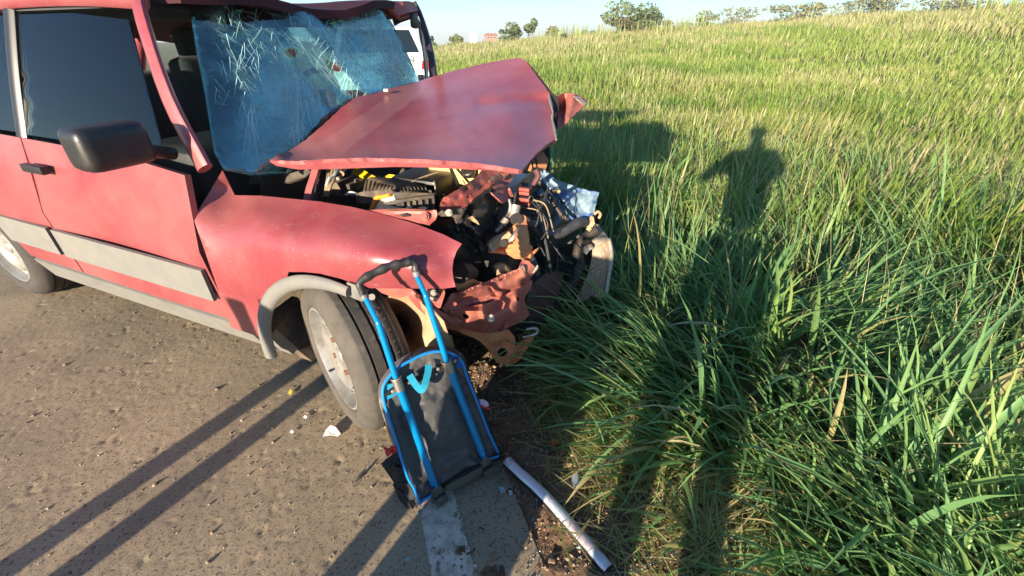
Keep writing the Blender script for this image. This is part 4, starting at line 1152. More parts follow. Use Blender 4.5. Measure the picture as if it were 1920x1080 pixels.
tube('coolant_hose', [pt(CAR, 980, 440, .62), pt(CAR, 990, 470, .62), pt(CAR, 1002, 500, .60), pt(CAR, 1008, 520, .60)], .016, rubber, car, seg=10)
tube('thin_hose', [pt(CAR, 1012, 420, .62), pt(CAR, 1022, 450, .60), pt(CAR, 1030, 490, .60), pt(CAR, 1033, 515, .61)], .006, rubber, car, seg=8)

# things bolted inside the near half of the bay
panel('wing_rail', CAR, [(688, 394, .175), (720, 392, .19), (755, 391, .20), (790, 392, .21), (818, 394, .22), (820, 402, .215), (817, 412, .205), (806, 421, .185), (785, 418, .175), (750, 408, .172), (715, 400, .172)], raw_paint, car, ridges=[(720, 395, 818, 397, -.006, 2)], step=6, thick=.004, crumple=(.004, 18))
screw(CAR, 796, 406, .19, .009, raw_paint, car)
panel('torn_clip', CAR, [(748, 403, .17), (756, 401, .17), (767, 402, .18), (768, 406, .18), (757, 407, .172)], dark_metal, car, step=3, thick=.004)
panel('hinge_strut', CAR, [(585, 314, .37), (598, 314, .37), (594, 328, .355), (588, 345, .335), (584, 360, .32), (580, 376, .30), (568, 374, .30), (574, 350, .33), (580, 332, .355)], paint, car, step=6, thick=.012)
blk = panel('splash_guard', CAR, [(597, 314, .40), (614, 314, .42), (611, 330, .40), (607, 350, .38), (604, 378, .35), (584, 376, .34), (589, 350, .37)], black_plastic, car, step=7, thick=.005)
keep_l = []
panel('sticker', CAR, [(595.2, 329.5, .372), (599, 337, .374), (595.4, 346.5, .368), (591.3, 338.5, .364)], white_label, blk, step=4, thick=.001)
panel('printed_mark', CAR, [(594.6, 334, .366), (596.6, 336, .367), (596.2, 341, .366), (594.2, 339, .364)], black_plastic, blk, step=3, thick=.0006)
for k, (xa, xb, rr_) in enumerate([(613, 609, .009), (621, 615, .008), (616, 612, .006), (626, 619, .006)]):
    Pq = catmull(np.array([pt(CAR, xa + 3, 318, .55), pt(CAR, xa + .5, 335, .50), pt(CAR, xb, 352, .46), pt(CAR, xb - 4, 368, .44)]), 12)
    tube('cable', Pq, np.where(np.arange(len(Pq)) % 2, rr_, rr_ * .86), cable, car, seg=8, sub=1)
tube('battery_lead', [pt(CAR, 636, 318, .56), pt(CAR, 630, 325, .52), pt(CAR, 624, 331, .50), pt(CAR, 617, 336, .48), pt(CAR, 612, 350, .46)], .007, mat('pale_grey_sleeve', (.34, .36, .36), .6), car, seg=8)
tube('cable', [pt(CAR, 652, 314, .62), pt(CAR, 643, 318, .58), pt(CAR, 640, 326, .54)], [.006, .009, .012], mat('clay_lead', (.46, .27, .17), .7), car, seg=8)
bt = box('battery', cw(-.45, .62, .62), (.085, .080, .085), dusty_black, car, bevel=.006)
box('battery_lid', cw(-.45, .62, .706), (.088, .083, .012), dusty_black, bt, bevel=.004)
for q in (-.05, .05):
    V, Fs = disc_vf(cw(-.45 + q, .58, .718), ZED, .010, .012, 12); obj('battery_terminal', V, Fs, alloy, bt)
for q in range(3):
    box('battery_rib', cw(-.50 + q * .05, .538, .62), (.004, .003, .07), dusty_black, bt, bevel=.001)
tube('coolant_pipe', [pt(CAR, 648, 365, .45), pt(CAR, 658, 361.5, .45), pt(CAR, 670, 364, .45)], [.004, .007, .004], mat('white_plastic_tube', (.6, .66, .6), .5), car, seg=8)
panel('yellow_cover', CAR, [(659, 322, .66), (667, 313, .70), (684, 320, .66), (704, 331, .60), (697, 336, .58), (686, 334, .60), (672, 328, .63)], yellow, car, step=6, thick=.010)
panel('yellow_tab', CAR, [(723, 330, .62), (729, 327, .63), (740, 328, .63), (739, 332, .62), (724, 334, .62)], yellow, car, step=4, thick=.005, crumple=(.008, 6))
# open air filter box: lid, flange pieces, paper, lower tray
lidm = dusty_black
lid = panel('air_box_lid', CAR, [(680, 361, .40), (684, 346, .43), (689, 335, .46), (694, 332, .47), (718, 332, .50), (745, 335, .53), (770, 340, .53), (790, 347, .52), (800, 353, .49), (806, 361, .45), (770, 361, .40), (738, 361, .35), (733, 356, .352), (710, 358, .375)],
            lidm, car, inner=[(742, 350, .385), (720, 342, .43), (770, 350, .43)], ridges=[(741, 348, 738, 361, -.004, 6), (696, 333, 741, 348, -.012, 4), (741, 348, 800, 355, -.010, 4)], step=4.5, thick=.004, sharp=25)
for k in range(8):
    xa = 686 + k * 6.6
    tube('rib', [pt(CAR, xa + 2 + k * .4, 337 + k * 1.9, .448 - k * .011), pt(CAR, xa, 348 + k * .6, .42 - k * .009), pt(CAR, xa - 2, 359.5, .393 - k * .006)], [.003, .005, .0065], lidm, lid, seg=6, sub=4)
for k in range(8):
    xa = 750 + k * 6.9
    tube('rib', [pt(CAR, xa - 6, 346 + k * .4, .43 + k * .010), pt(CAR, xa, 354, .39 + k * .009), pt(CAR, xa + 2.5, 361, .362 + k * .010)], [.003, .0055, .0065], lidm, lid, seg=6, sub=4)
panel('lid_flange', CAR, [(667, 364, .40), (676, 360, .39), (706, 357, .36), (733, 355, .335), (737, 359, .33), (737, 363, .33), (710, 367, .355), (690, 369.5, .375), (668, 372, .395)], lidm, lid, step=5, thick=.010)
panel('lid_apron', CAR, [(667, 373, .405), (690, 370, .38), (707, 368, .365), (706, 379, .365), (690, 381, .38), (676, 382, .395), (669, 379, .40)], dusty_black, lid, step=5, thick=.006)
panel('lid_flange', CAR, [(737, 361, .325), (760, 361, .34), (790, 362, .375), (819, 363, .41), (820, 369, .41), (800, 369, .385), (765, 371, .35), (741, 374, .325), (738, 368, .322)], lidm, lid, step=5, thick=.010)
tray = panel('air_box_tray', CAR, [(719, 381, .30), (745, 376, .31), (780, 371, .345), (815, 368, .385), (815, 380, .385), (816, 392, .385), (790, 391, .35), (760, 390, .32), (747, 389, .305), (742, 383, .30), (720, 384, .297)], lidm, car, step=5, thick=.006)
for k in range(6): tube('rib', [pt(CAR, 756 + k * 11.5, 379 - k * 1.4, .312 + k * .0125), pt(CAR, 757 + k * 11.5, 390, .312 + k * .0125)], .004, lidm, tray, seg=6, sub=1)
panel('tray_rim', CAR, [(719, 379, .295), (745, 375, .305), (780, 370, .338), (814, 366, .378), (814, 370, .378), (780, 375, .338), (745, 380.5, .303), (720, 384, .292)], lidm, tray, step=5, thick=.012)
panel('air_filter', CAR, [(702, 388, .36), (706, 378, .365), (714, 370, .36), (738, 364, .345), (741, 374, .335), (720, 380, .33), (730, 385, .325), (750, 389, .325), (764, 391, .33), (740, 393, .32), (703, 393, .34)], cream, car, step=5, thick=.012, crumple=(.005, 10))
tube('filter_seal', [pt(CAR, 696, 393, .345), pt(CAR, 701, 381, .35), pt(CAR, 707, 371, .35), pt(CAR, 718, 368.5, .34), pt(CAR, 731, 365.5, .33)], [.007, .008, .009, .006, .006], orange, car, seg=8, sub=5)
for a_, b_ in (((762, 391, .305), (772, 388, .31)), ((784, 391, .33), (800, 390.5, .345))):
    tube('paper_scrap', [pt(CAR, *a_), pt(CAR, (a_[0] + b_[0]) / 2, b_[1] - .6, b_[2]), pt(CAR, *b_)], [.002, .005, .003], cream, car, seg=6)
# coolant tank with black cap and strap
tk = box('coolant_tank', cw(.03, .78, .745), (.14, .10, .085), tank_mat, car, bevel=.03, seg=3)
c_ = cw(.06, .70, .825)
V, Fs, _ = lathe_vf(pt(CAR, 879, 321, .66), ZED * .8 - LEFT * .6, [(0, .014), (.026, .014), (.03, .010), (.03, -.006), (.02, -.02)], 20); obj('tank_cap', V, Fs, black_plastic, tk)
tube('tank_strap', [pt(CAR, 845, 316, .64), pt(CAR, 852, 331, .62), pt(CAR, 859, 346, .60)], .007, black_plastic, tk, seg=6)
box('relay_box', cw(-.08, .62, .71), (.10, .09, .07), black_plastic, car, bevel=.012)
tube('dipstick_hose', [pt(CAR, 757, 320, .78), pt(CAR, 752, 330, .74), pt(CAR, 756, 336, .68)], [.012, .010, .008], dusty_black, car, seg=8)
tube('dry_stalk', [pt(CAR, 772, 341, .52), pt(CAR, 790, 334, .56), pt(CAR, 808, 327, .60), pt(CAR, 828, 322, .64)], [.003, .005, .004, .002], cable, car, seg=6)
tube('vacuum_pipe', [pt(CAR, 814, 340, .50), pt(CAR, 816, 350, .49), pt(CAR, 816, 362, .48)], .003, steel, car, seg=6)
# scuttle under the broken windscreen
panel('scuttle', CAR, [(455, 322, .35), (541, 326, .40), (575, 316, .44), (583, 322, .44), (572, 332, .42), (541, 342, .38), (460, 345, .33)], dusty_black, car, step=8, thick=.01, crumple=(.01, 22))

# ------------------------------------------------------------------ front wheel, steered towards the verge
WN = np.array([cos(radians(221)), sin(radians(221)), 0]); WC = np.array([-0.62, 1.15, 0.290])     # outward axle, centre of the outer face
prof = [(.192, -.004), (.196, .004), (.205, .010), (.225, .013), (.245, .010), (.258, .004), (.268, -.004), (.277, -.013), (.283, -.022), (.286, -.032)]
xs = [-.042, -.0425, -.0505, -.051, -.068, -.080, -.0805, -.0905, -.091, -.108, -.1085, -.118, -.1185, -.135, -.136, -.144]
rs = [.2885, .281, .281, .2890, .2898, .2898, .281, .281, .2898, .2898, .281, .281, .2892, .288, .287, .286]
tread = list(zip(rs, xs))
inner_side = [(.280, -.158), (.268, -.170), (.245, -.180), (.215, -.180), (.195, -.172)]
full = prof + tread + inner_side
SEG = 288
V, Fs, rows = lathe_vf(WC, WN, full, SEG)
V = V.reshape(len(full), SEG, 3)
hub = WC[None, None, :] + 0
k = np.arange(SEG)
for i, (r0, x0) in enumerate(full):           # sipes cut across the tread blocks
    if 9 <= i < 9 + 2 + len(tread) and r0 > .284:
        cut = ((k * 3 + int(i * 2)) % 18 == 0) if i < 14 or i > 21 else ((k + i) % 9 == 0)
        rad_v = V[i] - (WC + WN * x0); V[i, cut] -= rad_v[cut] / r0 * .004
    rad_v = V[i] - (WC + WN * x0)
    low = V[i, :, 2] < 0.012                  # flattened where it carries the car
    V[i, low, 2] = 0.002 + V[i, low, 2] * 0.2
    V[i, V[i, :, 2] < .002, 2] = .002
rows = np.array(rows)
gr = {i for i in range(len(full) - 1) if full[i][0] < .2815 and full[i + 1][0] < .2815 and 9 < i < 9 + len(tread)}
fm = [1 if rr in gr else (2 if rr < 8 or rr > len(prof) + len(tread) - 1 else 0) for rr in rows]
wheel = obj('wheel', *(lambda a: (a[0], a[1]))(lathe_vf(WC - WN * .075, WN, [(.05, 0), (.10, -.005), (.16, -.03), (.165, -.05), (.03, -.05)], 32)), dark_metal, car)
obj('tyre', V.reshape(-1, 3), Fs, tyre_mat, wheel, mats=[tyre_mat, groove_mat, sidewall_mat], fmat=fm, sharp=45)
rim_prof = [(.194, -.006), (.190, .003), (.184, .004), (.181, -.004), (.178, -.020), (.172, -.036), (.160, -.042), (.152, -.038), (.140, -.026), (.132, -.018), (.122, -.014), (.108, -.018), (.090, -.028), (.070, -.034), (.060, -.030), (.050, -.026), (.034, -.026), (.030, -.020), (.026, -.018), (.001, -.018)]


def rim_holes(i, k_):
    return 7 <= i <= 9 and (k_ % 8) in (2, 3, 4, 5)


V, Fs, _ = lathe_vf(WC, WN, rim_prof, 128, skip=rim_holes)
rim = obj('rim', V, Fs, rim_mat, wheel, sharp=35)
u_w, v_w, _n = basis(WN)
for a in np.arange(4) * pi / 2 + .5:
    c = WC + WN * (-.033) + (u_w * cos(a) + v_w * sin(a)) * .062
    V, Fs = disc_vf(c, WN, .011, .016, 6, .009); obj('wheel_nut', V, Fs, mat('rusty_nut', (.17, .09, .055), .8), wheel, sharp=30)
V, Fs = disc_vf(WC + WN * -.012 + (u_w * cos(4) + v_w * sin(4)) * .172, WN, .006, .012, 8, .004); obj('tyre_valve', V, Fs, black_plastic, wheel)
V, Fs, _ = lathe_vf(WC - WN * .10, WN, [(.02, .03), (.10, .02), (.125, .01), (.128, -.03), (.02, -.03)], 40); obj('brake_drum', V, Fs, dark_metal, wheel)
tube('axle_shaft', [WC - WN * .12, WC - WN * .5 + ZED * .03], .022, dark_metal, car, sub=1)
panel('inner_arch', CAR, [pj(-.45, .26, .20), pj(-.42, .26, .5), pj(-.2, .26, .66), pj(.05, .26, .66), pj(.16, .26, .5), pj(.18, .26, .3), pj(.0, .26, .12), pj(-.3, .26, .12)], dark_void, car, step=14, thick=.004, crumple=(.01, 40))

# ------------------------------------------------------------------ body behind the front axle
SIDE = 0.0


def side_panel(name, pts, m, parent, L0=0.0, top_in=.06, thick=.02, step=16, **kw):
    out = []
    for s, z in pts:
        L = L0 + top_in * max(0, (z - .55) / .35) ** 2 + .035 * max(0, (.45 - z) / .2) ** 2
        out.append(pj(s, L, z))
    return panel(name, CAR, out, m, parent, step=step, thick=thick, **kw)


door_f = side_panel('front_door', [(-.628, .30), (-.63, .60), (-.625, .86), (-.9, .885), (-1.3, .895), (-1.62, .90), (-1.625, .6), (-1.62, .30), (-1.1, .29)], paint, car)
side_panel('door_moulding', [(-.64, .40), (-.64, .53), (-1.61, .53), (-1.61, .40)], grey_trim, door_f, L0=-.014, top_in=0, thick=.014)
box('door_handle', cw(-1.50, .008, .80), (.075, .014, .016), black_plastic, door_f, bevel=.006)
door_r = side_panel('rear_door', [(-1.632, .30), (-1.632, .6), (-1.628, .90), (-2.0, .905), (-2.42, .90), (-2.40, .66), (-2.20, .56), (-2.10, .42), (-2.08, .30)], paint, car)
side_panel('door_moulding', [(-1.65, .40), (-1.65, .53), (-2.14, .53), (-2.08, .40)], grey_trim, door_r, L0=-.014, top_in=0, thick=.014)
box('door_handle', cw(-2.26, .03, .80), (.07, .014, .016), black_plastic, door_r, bevel=.006)
side_panel('sill', [(-.40, .17), (-.42, .29), (-2.05, .29), (-2.07, .17)], grey_trim, car, L0=-.01, thick=.03)
side_panel('mud_flap', [(-.40, .08), (-.42, .30), (-.47, .34), (-.50, .30), (-.47, .08)], dusty_black, car, L0=.01, thick=.16)
rq = []
for a in np.linspace(20, 160, 9): rq.append((-2.37 + .36 * cos(radians(a)), .27 + .36 * sin(radians(a))))
side_panel('rear_quarter', [(-2.43, .90), (-2.41, .70)][:1] + [(-2.41, .66)] + rq[3:] + [(-2.75, .30), (-3.05, .34), (-3.12, .6), (-3.06, .90)], paint, car)
V, Fs, _ = lathe_vf(cw(-2.37, .015, .285), -LEFT, prof + tread + inner_side, 72); rw = obj('wheel', V, Fs, tyre_mat, car)
V, Fs, _ = lathe_vf(cw(-2.37, .015, .285), -LEFT, rim_prof, 64); obj('rim', V, Fs, rim_mat, rw)
gl = bpy.data.materials.new('side_window_glass'); gl.use_nodes = True; t = gl.node_tree
g_ = N(t, 'ShaderNodeBsdfGlossy', Roughness=.03); tr_ = N(t, 'ShaderNodeBsdfTransparent'); tr_.inputs[0].default_value = (.55, .62, .60, 1)
fr_ = N(t, 'ShaderNodeFresnel', IOR=1.5); ms_ = t.nodes.new('ShaderNodeMixShader')
t.links.new(fr_.outputs[0], ms_.inputs[0]); t.links.new(tr_.outputs[0], ms_.inputs[1]); t.links.new(g_.outputs[0], ms_.inputs[2]); t.links.new(ms_.outputs[0], t.nodes['Material Output'].inputs[0])


def win(s, z):
    return pj(s, .06 + .17 * (z - .9) / .47, z)


panel('window', CAR, [win(-.72, .91), win(-.80, 1.10), win(-.88, 1.30), win(-1.2, 1.325), win(-1.56, 1.325), win(-1.58, .915)], gl, door_f, step=20, thick=.004)
panel('window', CAR, [win(-1.66, .92), win(-1.65, 1.325), win(-2.0, 1.31), win(-2.35, 1.24), win(-2.42, .92)], gl, door_r, step=20, thick=.004)


def pillar(name, pts, r, m=paint, parent=None, flat=.55):
    return tube(name, [cw(*p) for p in pts], r, m, parent or car, seg=10, sub=4, flat=flat, updir=LEFT)


pillar('window_pillar', [(-.56, .08, .88), (-.68, .12, 1.08), (-.80, .20, 1.30), (-.84, .24, 1.36)], [.035, .030, .032], paint)
pillar('window_pillar', [(-1.62, .07, .90), (-1.61, .14, 1.12), (-1.60, .22, 1.34)], .035, black_paint)
pillar('window_pillar', [(-2.46, .07, .90), (-2.42, .15, 1.12), (-2.32, .23, 1.32)], .05, paint)
pillar('roof_rail', [(-.82, .24, 1.355), (-1.2, .23, 1.372), (-1.7, .23, 1.37), (-2.3, .24, 1.34), (-2.7, .26, 1.27)], .028, paint)
mr = box('door_mirror', cw(-.66, -.10, .98), (.055, .09, .06), black_plastic, car, bevel=.03, seg=3)
box('mirror_glass', cw(-.72, -.10, .98), (.004, .075, .045), mat('mirror', (.7, .72, .74), .05, 1.0), mr, bevel=.01)
tube('mirror_stalk', [cw(-.66, -.02, .95), cw(-.68, .07, .92)], .02, black_plastic, mr, sub=1)

# roof: pushed forward and buckled, seen on its front edge
S_ = np.linspace(0, 1, 26); T_ = np.linspace(0, 1, 30)
edge_px = np.array([(327, -22), (420, -12), (500, -2), (541, 3), (580, 14), (612, 21), (640, 22), (665, 10), (690, -3), (715, 0), (735, 5), (752, 4), (776, 2)], float)
es = np.linspace(.20, 1.50, len(edge_px))
fr_edge = []
for (px, py) in edge_px:
    q = ALONG.at(px, py, -.74); fr_edge.append([CAR.off(q), q[2]])
fr_edge = np.array(fr_edge)
Lg = np.linspace(fr_edge[0, 0], fr_edge[-1, 0], 44); zf_ = np.interp(Lg, fr_edge[:, 0], fr_edge[:, 1])
V = []
for i, s in enumerate(np.linspace(-.72, -2.72, 26)):
    k_ = max(0.0, 1 - i / 9) ** 1.5
    for L, zz in zip(Lg, zf_):
        base_z = 1.415 - .10 * ((L - .83) / .68) ** 2 * .5 - .11 * max(0, (-s - 1.9) / .8) ** 2
        V.append(cw(s - .02 * sin(L * 9), L, zz * k_ + base_z * (1 - k_) + .006 * sin(L * 14 + i) * k_))
V = np.array(V); nL = len(Lg)
Fs = [(i * nL + j, i * nL + j + 1, (i + 1) * nL + j + 1, (i + 1) * nL + j) for i in range(25) for j in range(nL - 1)]
nv = len(V); low = V - ZED * .035
Fs += [tuple(x + nv for x in f[::-1]) for f in Fs]
Fs += [(j + 1, j, nv + j, nv + j + 1) for j in range(nL - 1)]
Fs += [(i * nL, (i + 1) * nL, nv + (i + 1) * nL, nv + i * nL) for i in range(25)] + [((i + 1) * nL + nL - 1, i * nL + nL - 1, nv + i * nL + nL - 1, nv + (i + 1) * nL + nL - 1) for i in range(25)]
obj('roof', np.vstack([V, low]), Fs, mat('dark_weathered_roof', (0.045, 0.012, 0.018), .7, 0, [((.03, .010, .014), 5, .4, .7, .7)], bump=(20, .2, .006), spec=.2), car)
box('headlining', cw(-1.8, .84, 1.345), (.90, .60, .008), seat_cloth, car, bevel=.004)

# far windscreen pillar, torn open
panel('pillar_cap', ALONG, [(714, 9, -0.755), (735, 5, -0.735), (757, 2, -0.725), (766, 2, -0.725), (777, 5, -0.735), (783, 15, -0.741), (784, 20, -0.727), (765, 24, -0.704), (745, 29, -0.699), (738, 22, -0.725), (726, 13, -0.743)], raw_paint, car, step=5, thick=.02, crumple=(.012, 14))
panel('pillar_cap', ALONG, [(748, 33, -0.726), (765, 28, -0.730), (783, 24, -0.734), (784, 27, -0.731), (768, 31, -0.723), (751, 36, -0.719)], raw_paint, car, step=5, thick=.012)
panel('header_gap', ALONG, [(742, 29, -0.769), (784, 19, -0.778), (786, 30, -0.769), (752, 42, -0.759), (742, 48, -0.754), (738, 36, -0.764)], dark_void, car, step=6, thick=.01)


def along_path(pts):
    return [ALONG.at(*p) for p in pts]


tube('window_pillar', along_path([(777, 3, -0.775), (786, 22, -0.755), (795, 48, -0.724), (803, 75, -0.682), (810, 105, -0.637), (815, 142, -0.587), (816, 165, -0.580)]), [.012, .017, .019, .019, .018, .018], mat('dark_pillar_skin', (.045, .03, .05), .45, .2), car, seg=10, flat=.8)
tube('pillar_trim', along_path([(780, 32, -0.777), (787, 48, -0.754), (791, 72, -0.724), (796, 100, -0.691), (799, 140, -0.648), (799, 165, -0.640)]), [.012, .016, .017, .014, .012], mat('grey_pillar_trim', (.20, .17, .15), .8), car, seg=8, flat=.5)
tube('pillar_edge', along_path([(788, 46, -0.735), (793, 66, -0.709), (796, 92, -0.678), (800, 120, -0.645), (801, 150, -0.620)]), [.006, .010, .009, .006], mat('torn_beige_liner', (.62, .5, .40), .8), car, seg=6, flat=.6)
tube('door_seal', along_path([(791, 47, -0.725), (798, 75, -0.692), (806, 110, -0.633), (809, 145, -0.594)]), [.010, .012, .012, .012], mat('dark_violet_seal', (.03, .018, .035), .6), car, seg=8)
tube('pillar_edge', along_path([(794, 60, -0.719), (801, 90, -0.674), (807, 118, -0.631), (811, 145, -0.594)]), [.003, .005, .006, .005], mat('dusty_pink_edge', (.38, .24, .20), .7), car, seg=6)
tube('window_pillar', [cw(-1.62, 1.52, .9), cw(-1.60, 1.46, 1.36)], .035, black_paint, car, sub=1)
tube('window_pillar', [cw(-2.5, 1.50, .9), cw(-2.4, 1.44, 1.32)], .05, paint, car, sub=1)
tube('roof_rail', [cw(-.80, 1.60, 1.37), cw(-1.6, 1.45, 1.375), cw(-2.6, 1.42, 1.28)], .03, paint, car)
panel('far_side', CAR, [pj(-.62, 1.56, .95), pj(-3.0, 1.56, .95), pj(-3.0, 1.56, .25), pj(-.3, 1.56, .25), pj(-.3, 1.56, .80)], paint, car, step=40, thick=.03)
box('tailgate', cw(-3.0, .78, .62), (.05, .70, .32), paint, car, bevel=.02)
for L in (.22, 1.34): tube('window_pillar', [cw(-3.0, L * .92 + .06, .92), cw(-2.68, L * .9 + .08, 1.30)], .04, paint, car, sub=1)
box('rear_view_mirror', ALONG.at(777, 40, -.72), (.012, .030, .035), black_plastic, car, bevel=.012)

# cabin
box('dashboard', cw(-.90, .82, .78), (.16, .66, .13), interior_grey, car, bevel=.05, seg=3)
box('cabin_floor', cw(-1.9, .80, .20), (1.1, .70, .02), interior_grey, car, bevel=.005)
for L in (.42, 1.16):
    st = box('front_seat', cw(-1.55, L, .52), (.25, .24, .09), seat_cloth, car, bevel=.04, seg=3)
    box('seat_back', cw(-1.85, L, .86), (.08, .23, .30), seat_cloth, st, bevel=.05, seg=3, axes=(HEAD * cos(.2) - ZED * sin(.2) * -1, LEFT, ZED * cos(.2) - HEAD * sin(.2)))
    box('head_rest', cw(-1.96, L, 1.22), (.045, .13, .08), seat_cloth, st, bevel=.035, seg=3)
box('rear_seat', cw(-2.5, .80, .70), (.12, .62, .36), seat_cloth, car, bevel=.05, seg=3)
P = [cw(-1.12 + .05 * sin(a), 1.15 + .18 * cos(a), .92 + .18 * sin(a)) for a in np.linspace(0, 2 * pi, 17)]
tube('steering_wheel', P, .014, black_plastic, car, seg=8, sub=2)

# windscreen: cracked laminated glass, bulged and sagging
ws = bpy.data.materials.new('cracked_laminated_glass'); ws.use_nodes = True; t = ws.node_tree
co = t.nodes.new('ShaderNodeTexCoord').outputs['Object']
g_ = N(t, 'ShaderNodeBsdfGlossy', Roughness=.045); g_.inputs[0].default_value = (.78, .95, .93, 1)
nz = N(t, 'ShaderNodeTexNoise', Scale=7, Detail=3.0); t.links.new(co, nz.inputs['Vector'])
bp = N(t, 'ShaderNodeBump', Strength=.4, Distance=.02); t.links.new(nz.outputs[0], bp.inputs['Height']); t.links.new(bp.outputs[0], g_.inputs['Normal'])
tr_ = N(t, 'ShaderNodeBsdfTransparent'); tr_.inputs[0].default_value = (.40, .62, .64, 1)
fr_ = N(t, 'ShaderNodeFresnel', IOR=1.75); t.links.new(bp.outputs[0], fr_.inputs['Normal'])
mr_ = N(t, 'ShaderNodeMapRange'); mr_.inputs[3].default_value = .10; mr_.inputs[4].default_value = .85; t.links.new(fr_.outputs[0], mr_.inputs[0])
ms_ = t.nodes.new('ShaderNodeMixShader')
t.links.new(mr_.outputs[0], ms_.inputs[0]); t.links.new(tr_.outputs[0], ms_.inputs[1]); t.links.new(g_.outputs[0], ms_.inputs[2])
# crazed patches: fine network of fractures where the layer has shattered
df = N(t, 'ShaderNodeBsdfDiffuse'); df.inputs[0].default_value = (.50, .72, .70, 1)
tl = N(t, 'ShaderNodeBsdfTranslucent'); tl.inputs[0].default_value = (.45, .70, .70, 1)
md = t.nodes.new('ShaderNodeMixShader'); md.inputs[0].default_value = .45; t.links.new(df.outputs[0], md.inputs[1]); t.links.new(tl.outputs[0], md.inputs[2])
vor = N(t, 'ShaderNodeTexVoronoi', Scale=52.0); vor.feature = 'DISTANCE_TO_EDGE'
dn = N(t, 'ShaderNodeTexNoise', Scale=22, Detail=2.0); t.links.new(co, dn.inputs['Vector'])
mx = N(t, 'ShaderNodeVectorMath', _operation='MULTIPLY_ADD'); mx.inputs[1].default_value = (.06, .06, .06)
t.links.new(dn.outputs['Color'], mx.inputs[0]); t.links.new(co, mx.inputs[2]); t.links.new(mx.outputs[0], vor.inputs['Vector'])
crk = ramp(t, vor.outputs['Distance'], .06, .14, (1, 1, 1, 1), (0, 0, 0, 1))
at = t.nodes.new('ShaderNodeAttribute'); at.attribute_name = 'craze'
n2 = N(t, 'ShaderNodeTexNoise', Scale=9, Detail=4.0); t.links.new(co, n2.inputs['Vector'])
am = N(t, 'ShaderNodeMath', _operation='MULTIPLY_ADD'); t.links.new(n2.outputs[0], am.inputs[0]); am.inputs[1].default_value = .9; am.inputs[2].default_value = -.45
ad = N(t, 'ShaderNodeMath', _operation='ADD', _use_clamp=True); t.links.new(at.outputs['Fac'], ad.inputs[0]); t.links.new(am.outputs[0], ad.inputs[1])
mk = ramp(t, ad.outputs[0], .30, .85)
mu = N(t, 'ShaderNodeMath', _operation='MULTIPLY'); t.links.new(mk, mu.inputs[0])
ba = N(t, 'ShaderNodeMath', _operation='MULTIPLY_ADD', _use_clamp=True); t.links.new(crk, ba.inputs[0]); ba.inputs[1].default_value = .6; ba.inputs[2].default_value = .32
t.links.new(ba.outputs[0], mu.inputs[1])
m2 = t.nodes.new('ShaderNodeMixShader'); t.links.new(mu.outputs[0], m2.inputs[0]); t.links.new(ms_.outputs[0], m2.inputs[1]); t.links.new(md.outputs[0], m2.inputs[2])
t.links.new(m2.outputs[0], t.nodes['Material Output'].inputs[0])
kw_ = []
# the frame of the windscreen is the plane across the car: outline carries the distance ahead of the axle
glass = panel('windscreen', ALONG, [(352, -12, -.80), (420, -4, -.78), (500, 4, -.77), (541, 10, -.765), (580, 20, -.755), (612, 26, -.75), (640, 27, -.75), (665, 15, -.755), (690, 3, -.76), (704, 6, -.76), (718, 18, -.75), (730, 35, -.735), (742, 55, -.715), (757, 85, -.68), (772, 118, -.64), (786, 152, -.615), (792, 175, -.60),
                                    (745, 192, -.60), (700, 210, -.595), (660, 235, -.585), (620, 270, -.57), (580, 300, -.555), (541, 325, -.54), (480, 330, -.54), (420, 318, -.56), (402, 285, -.59), (385, 180, -.68), (366, 80, -.76)],
              ws, car, inner=[(600, 150, -.655), (680, 100, -.665), (545, 180, -.650), (470, 160, -.655), (640, 60, -.705), (720, 120, -.65), (620, 210, -.612), (560, 240, -.605)], step=8, thick=.004, reg=2e-3, ridges=[(560, 30, 700, 190, .030, 20), (550, 110, 640, 240, -.022, 16), (600, 20, 760, 160, -.012, 14)], sharp=None, keep=kw_)
gv = np.array([v.co[:] for v in glass.data.vertices]) + WLOC['windscreen']
qd = gv - EYE; gpx = 960 + FOC * (qd @ RX) / (qd @ FW); gpy = 540 - FOC * (qd @ UP) / (qd @ FW)
craze = np.full(len(gv), .30)
for (cx, cy, rx, ry, st) in [(745, 120, 34, 75, 1.0), (705, 70, 38, 40, .75), (660, 50, 45, 26, .55), (552, 245, 22, 45, .5), (560, 130, 22, 40, .45), (560, 300, 26, 30, .55), (690, 20, 26, 16, .5), (600, 232, 16, 14, .4)]:
    craze = np.maximum(craze, st * np.exp(-(((gpx - cx) / rx) ** 2 + ((gpy - cy) / ry) ** 2)))
a_c = glass.data.attributes.new('craze', 'FLOAT', 'POINT'); a_c.data.foreach_set('value', craze.astype(np.float32))
# long fractures: thin raised lines in the glass that run out from the blows
fg = kw_[0]
r_ = np.random.default_rng(5)
gl_out = [(541, 10), (580, 20), (612, 26), (640, 27), (665, 15), (690, 3), (704, 6), (718, 18), (730, 35), (742, 55), (757, 85), (772, 118), (786, 152), (792, 175), (745, 192), (700, 210), (660, 235), (620, 270), (580, 300), (541, 325), (480, 330), (420, 318), (402, 285), (385, 180), (366, 80), (352, -12), (420, -4), (500, 4)]
RID = [(560, 30, 700, 190, .030, 20), (550, 110, 640, 240, -.022, 16), (600, 20, 760, 160, -.012, 14)]


def glass_at(P):
    P = np.asarray(P, float); d = fg(P)
    for (x0, y0, x1, y1, hh, ww) in RID:
        a = np.array([x0, y0]); ab = np.array([x1 - x0, y1 - y0])
        tq = np.clip(((P - a) @ ab) / (ab @ ab), 0, 1); q = np.linalg.norm(P - a - tq[:, None] * ab, axis=1)
        d = d + hh * np.exp(-(q / ww) ** 2)
    return ALONG.at(P[:, 0], P[:, 1], d + .0012)


cracks = []


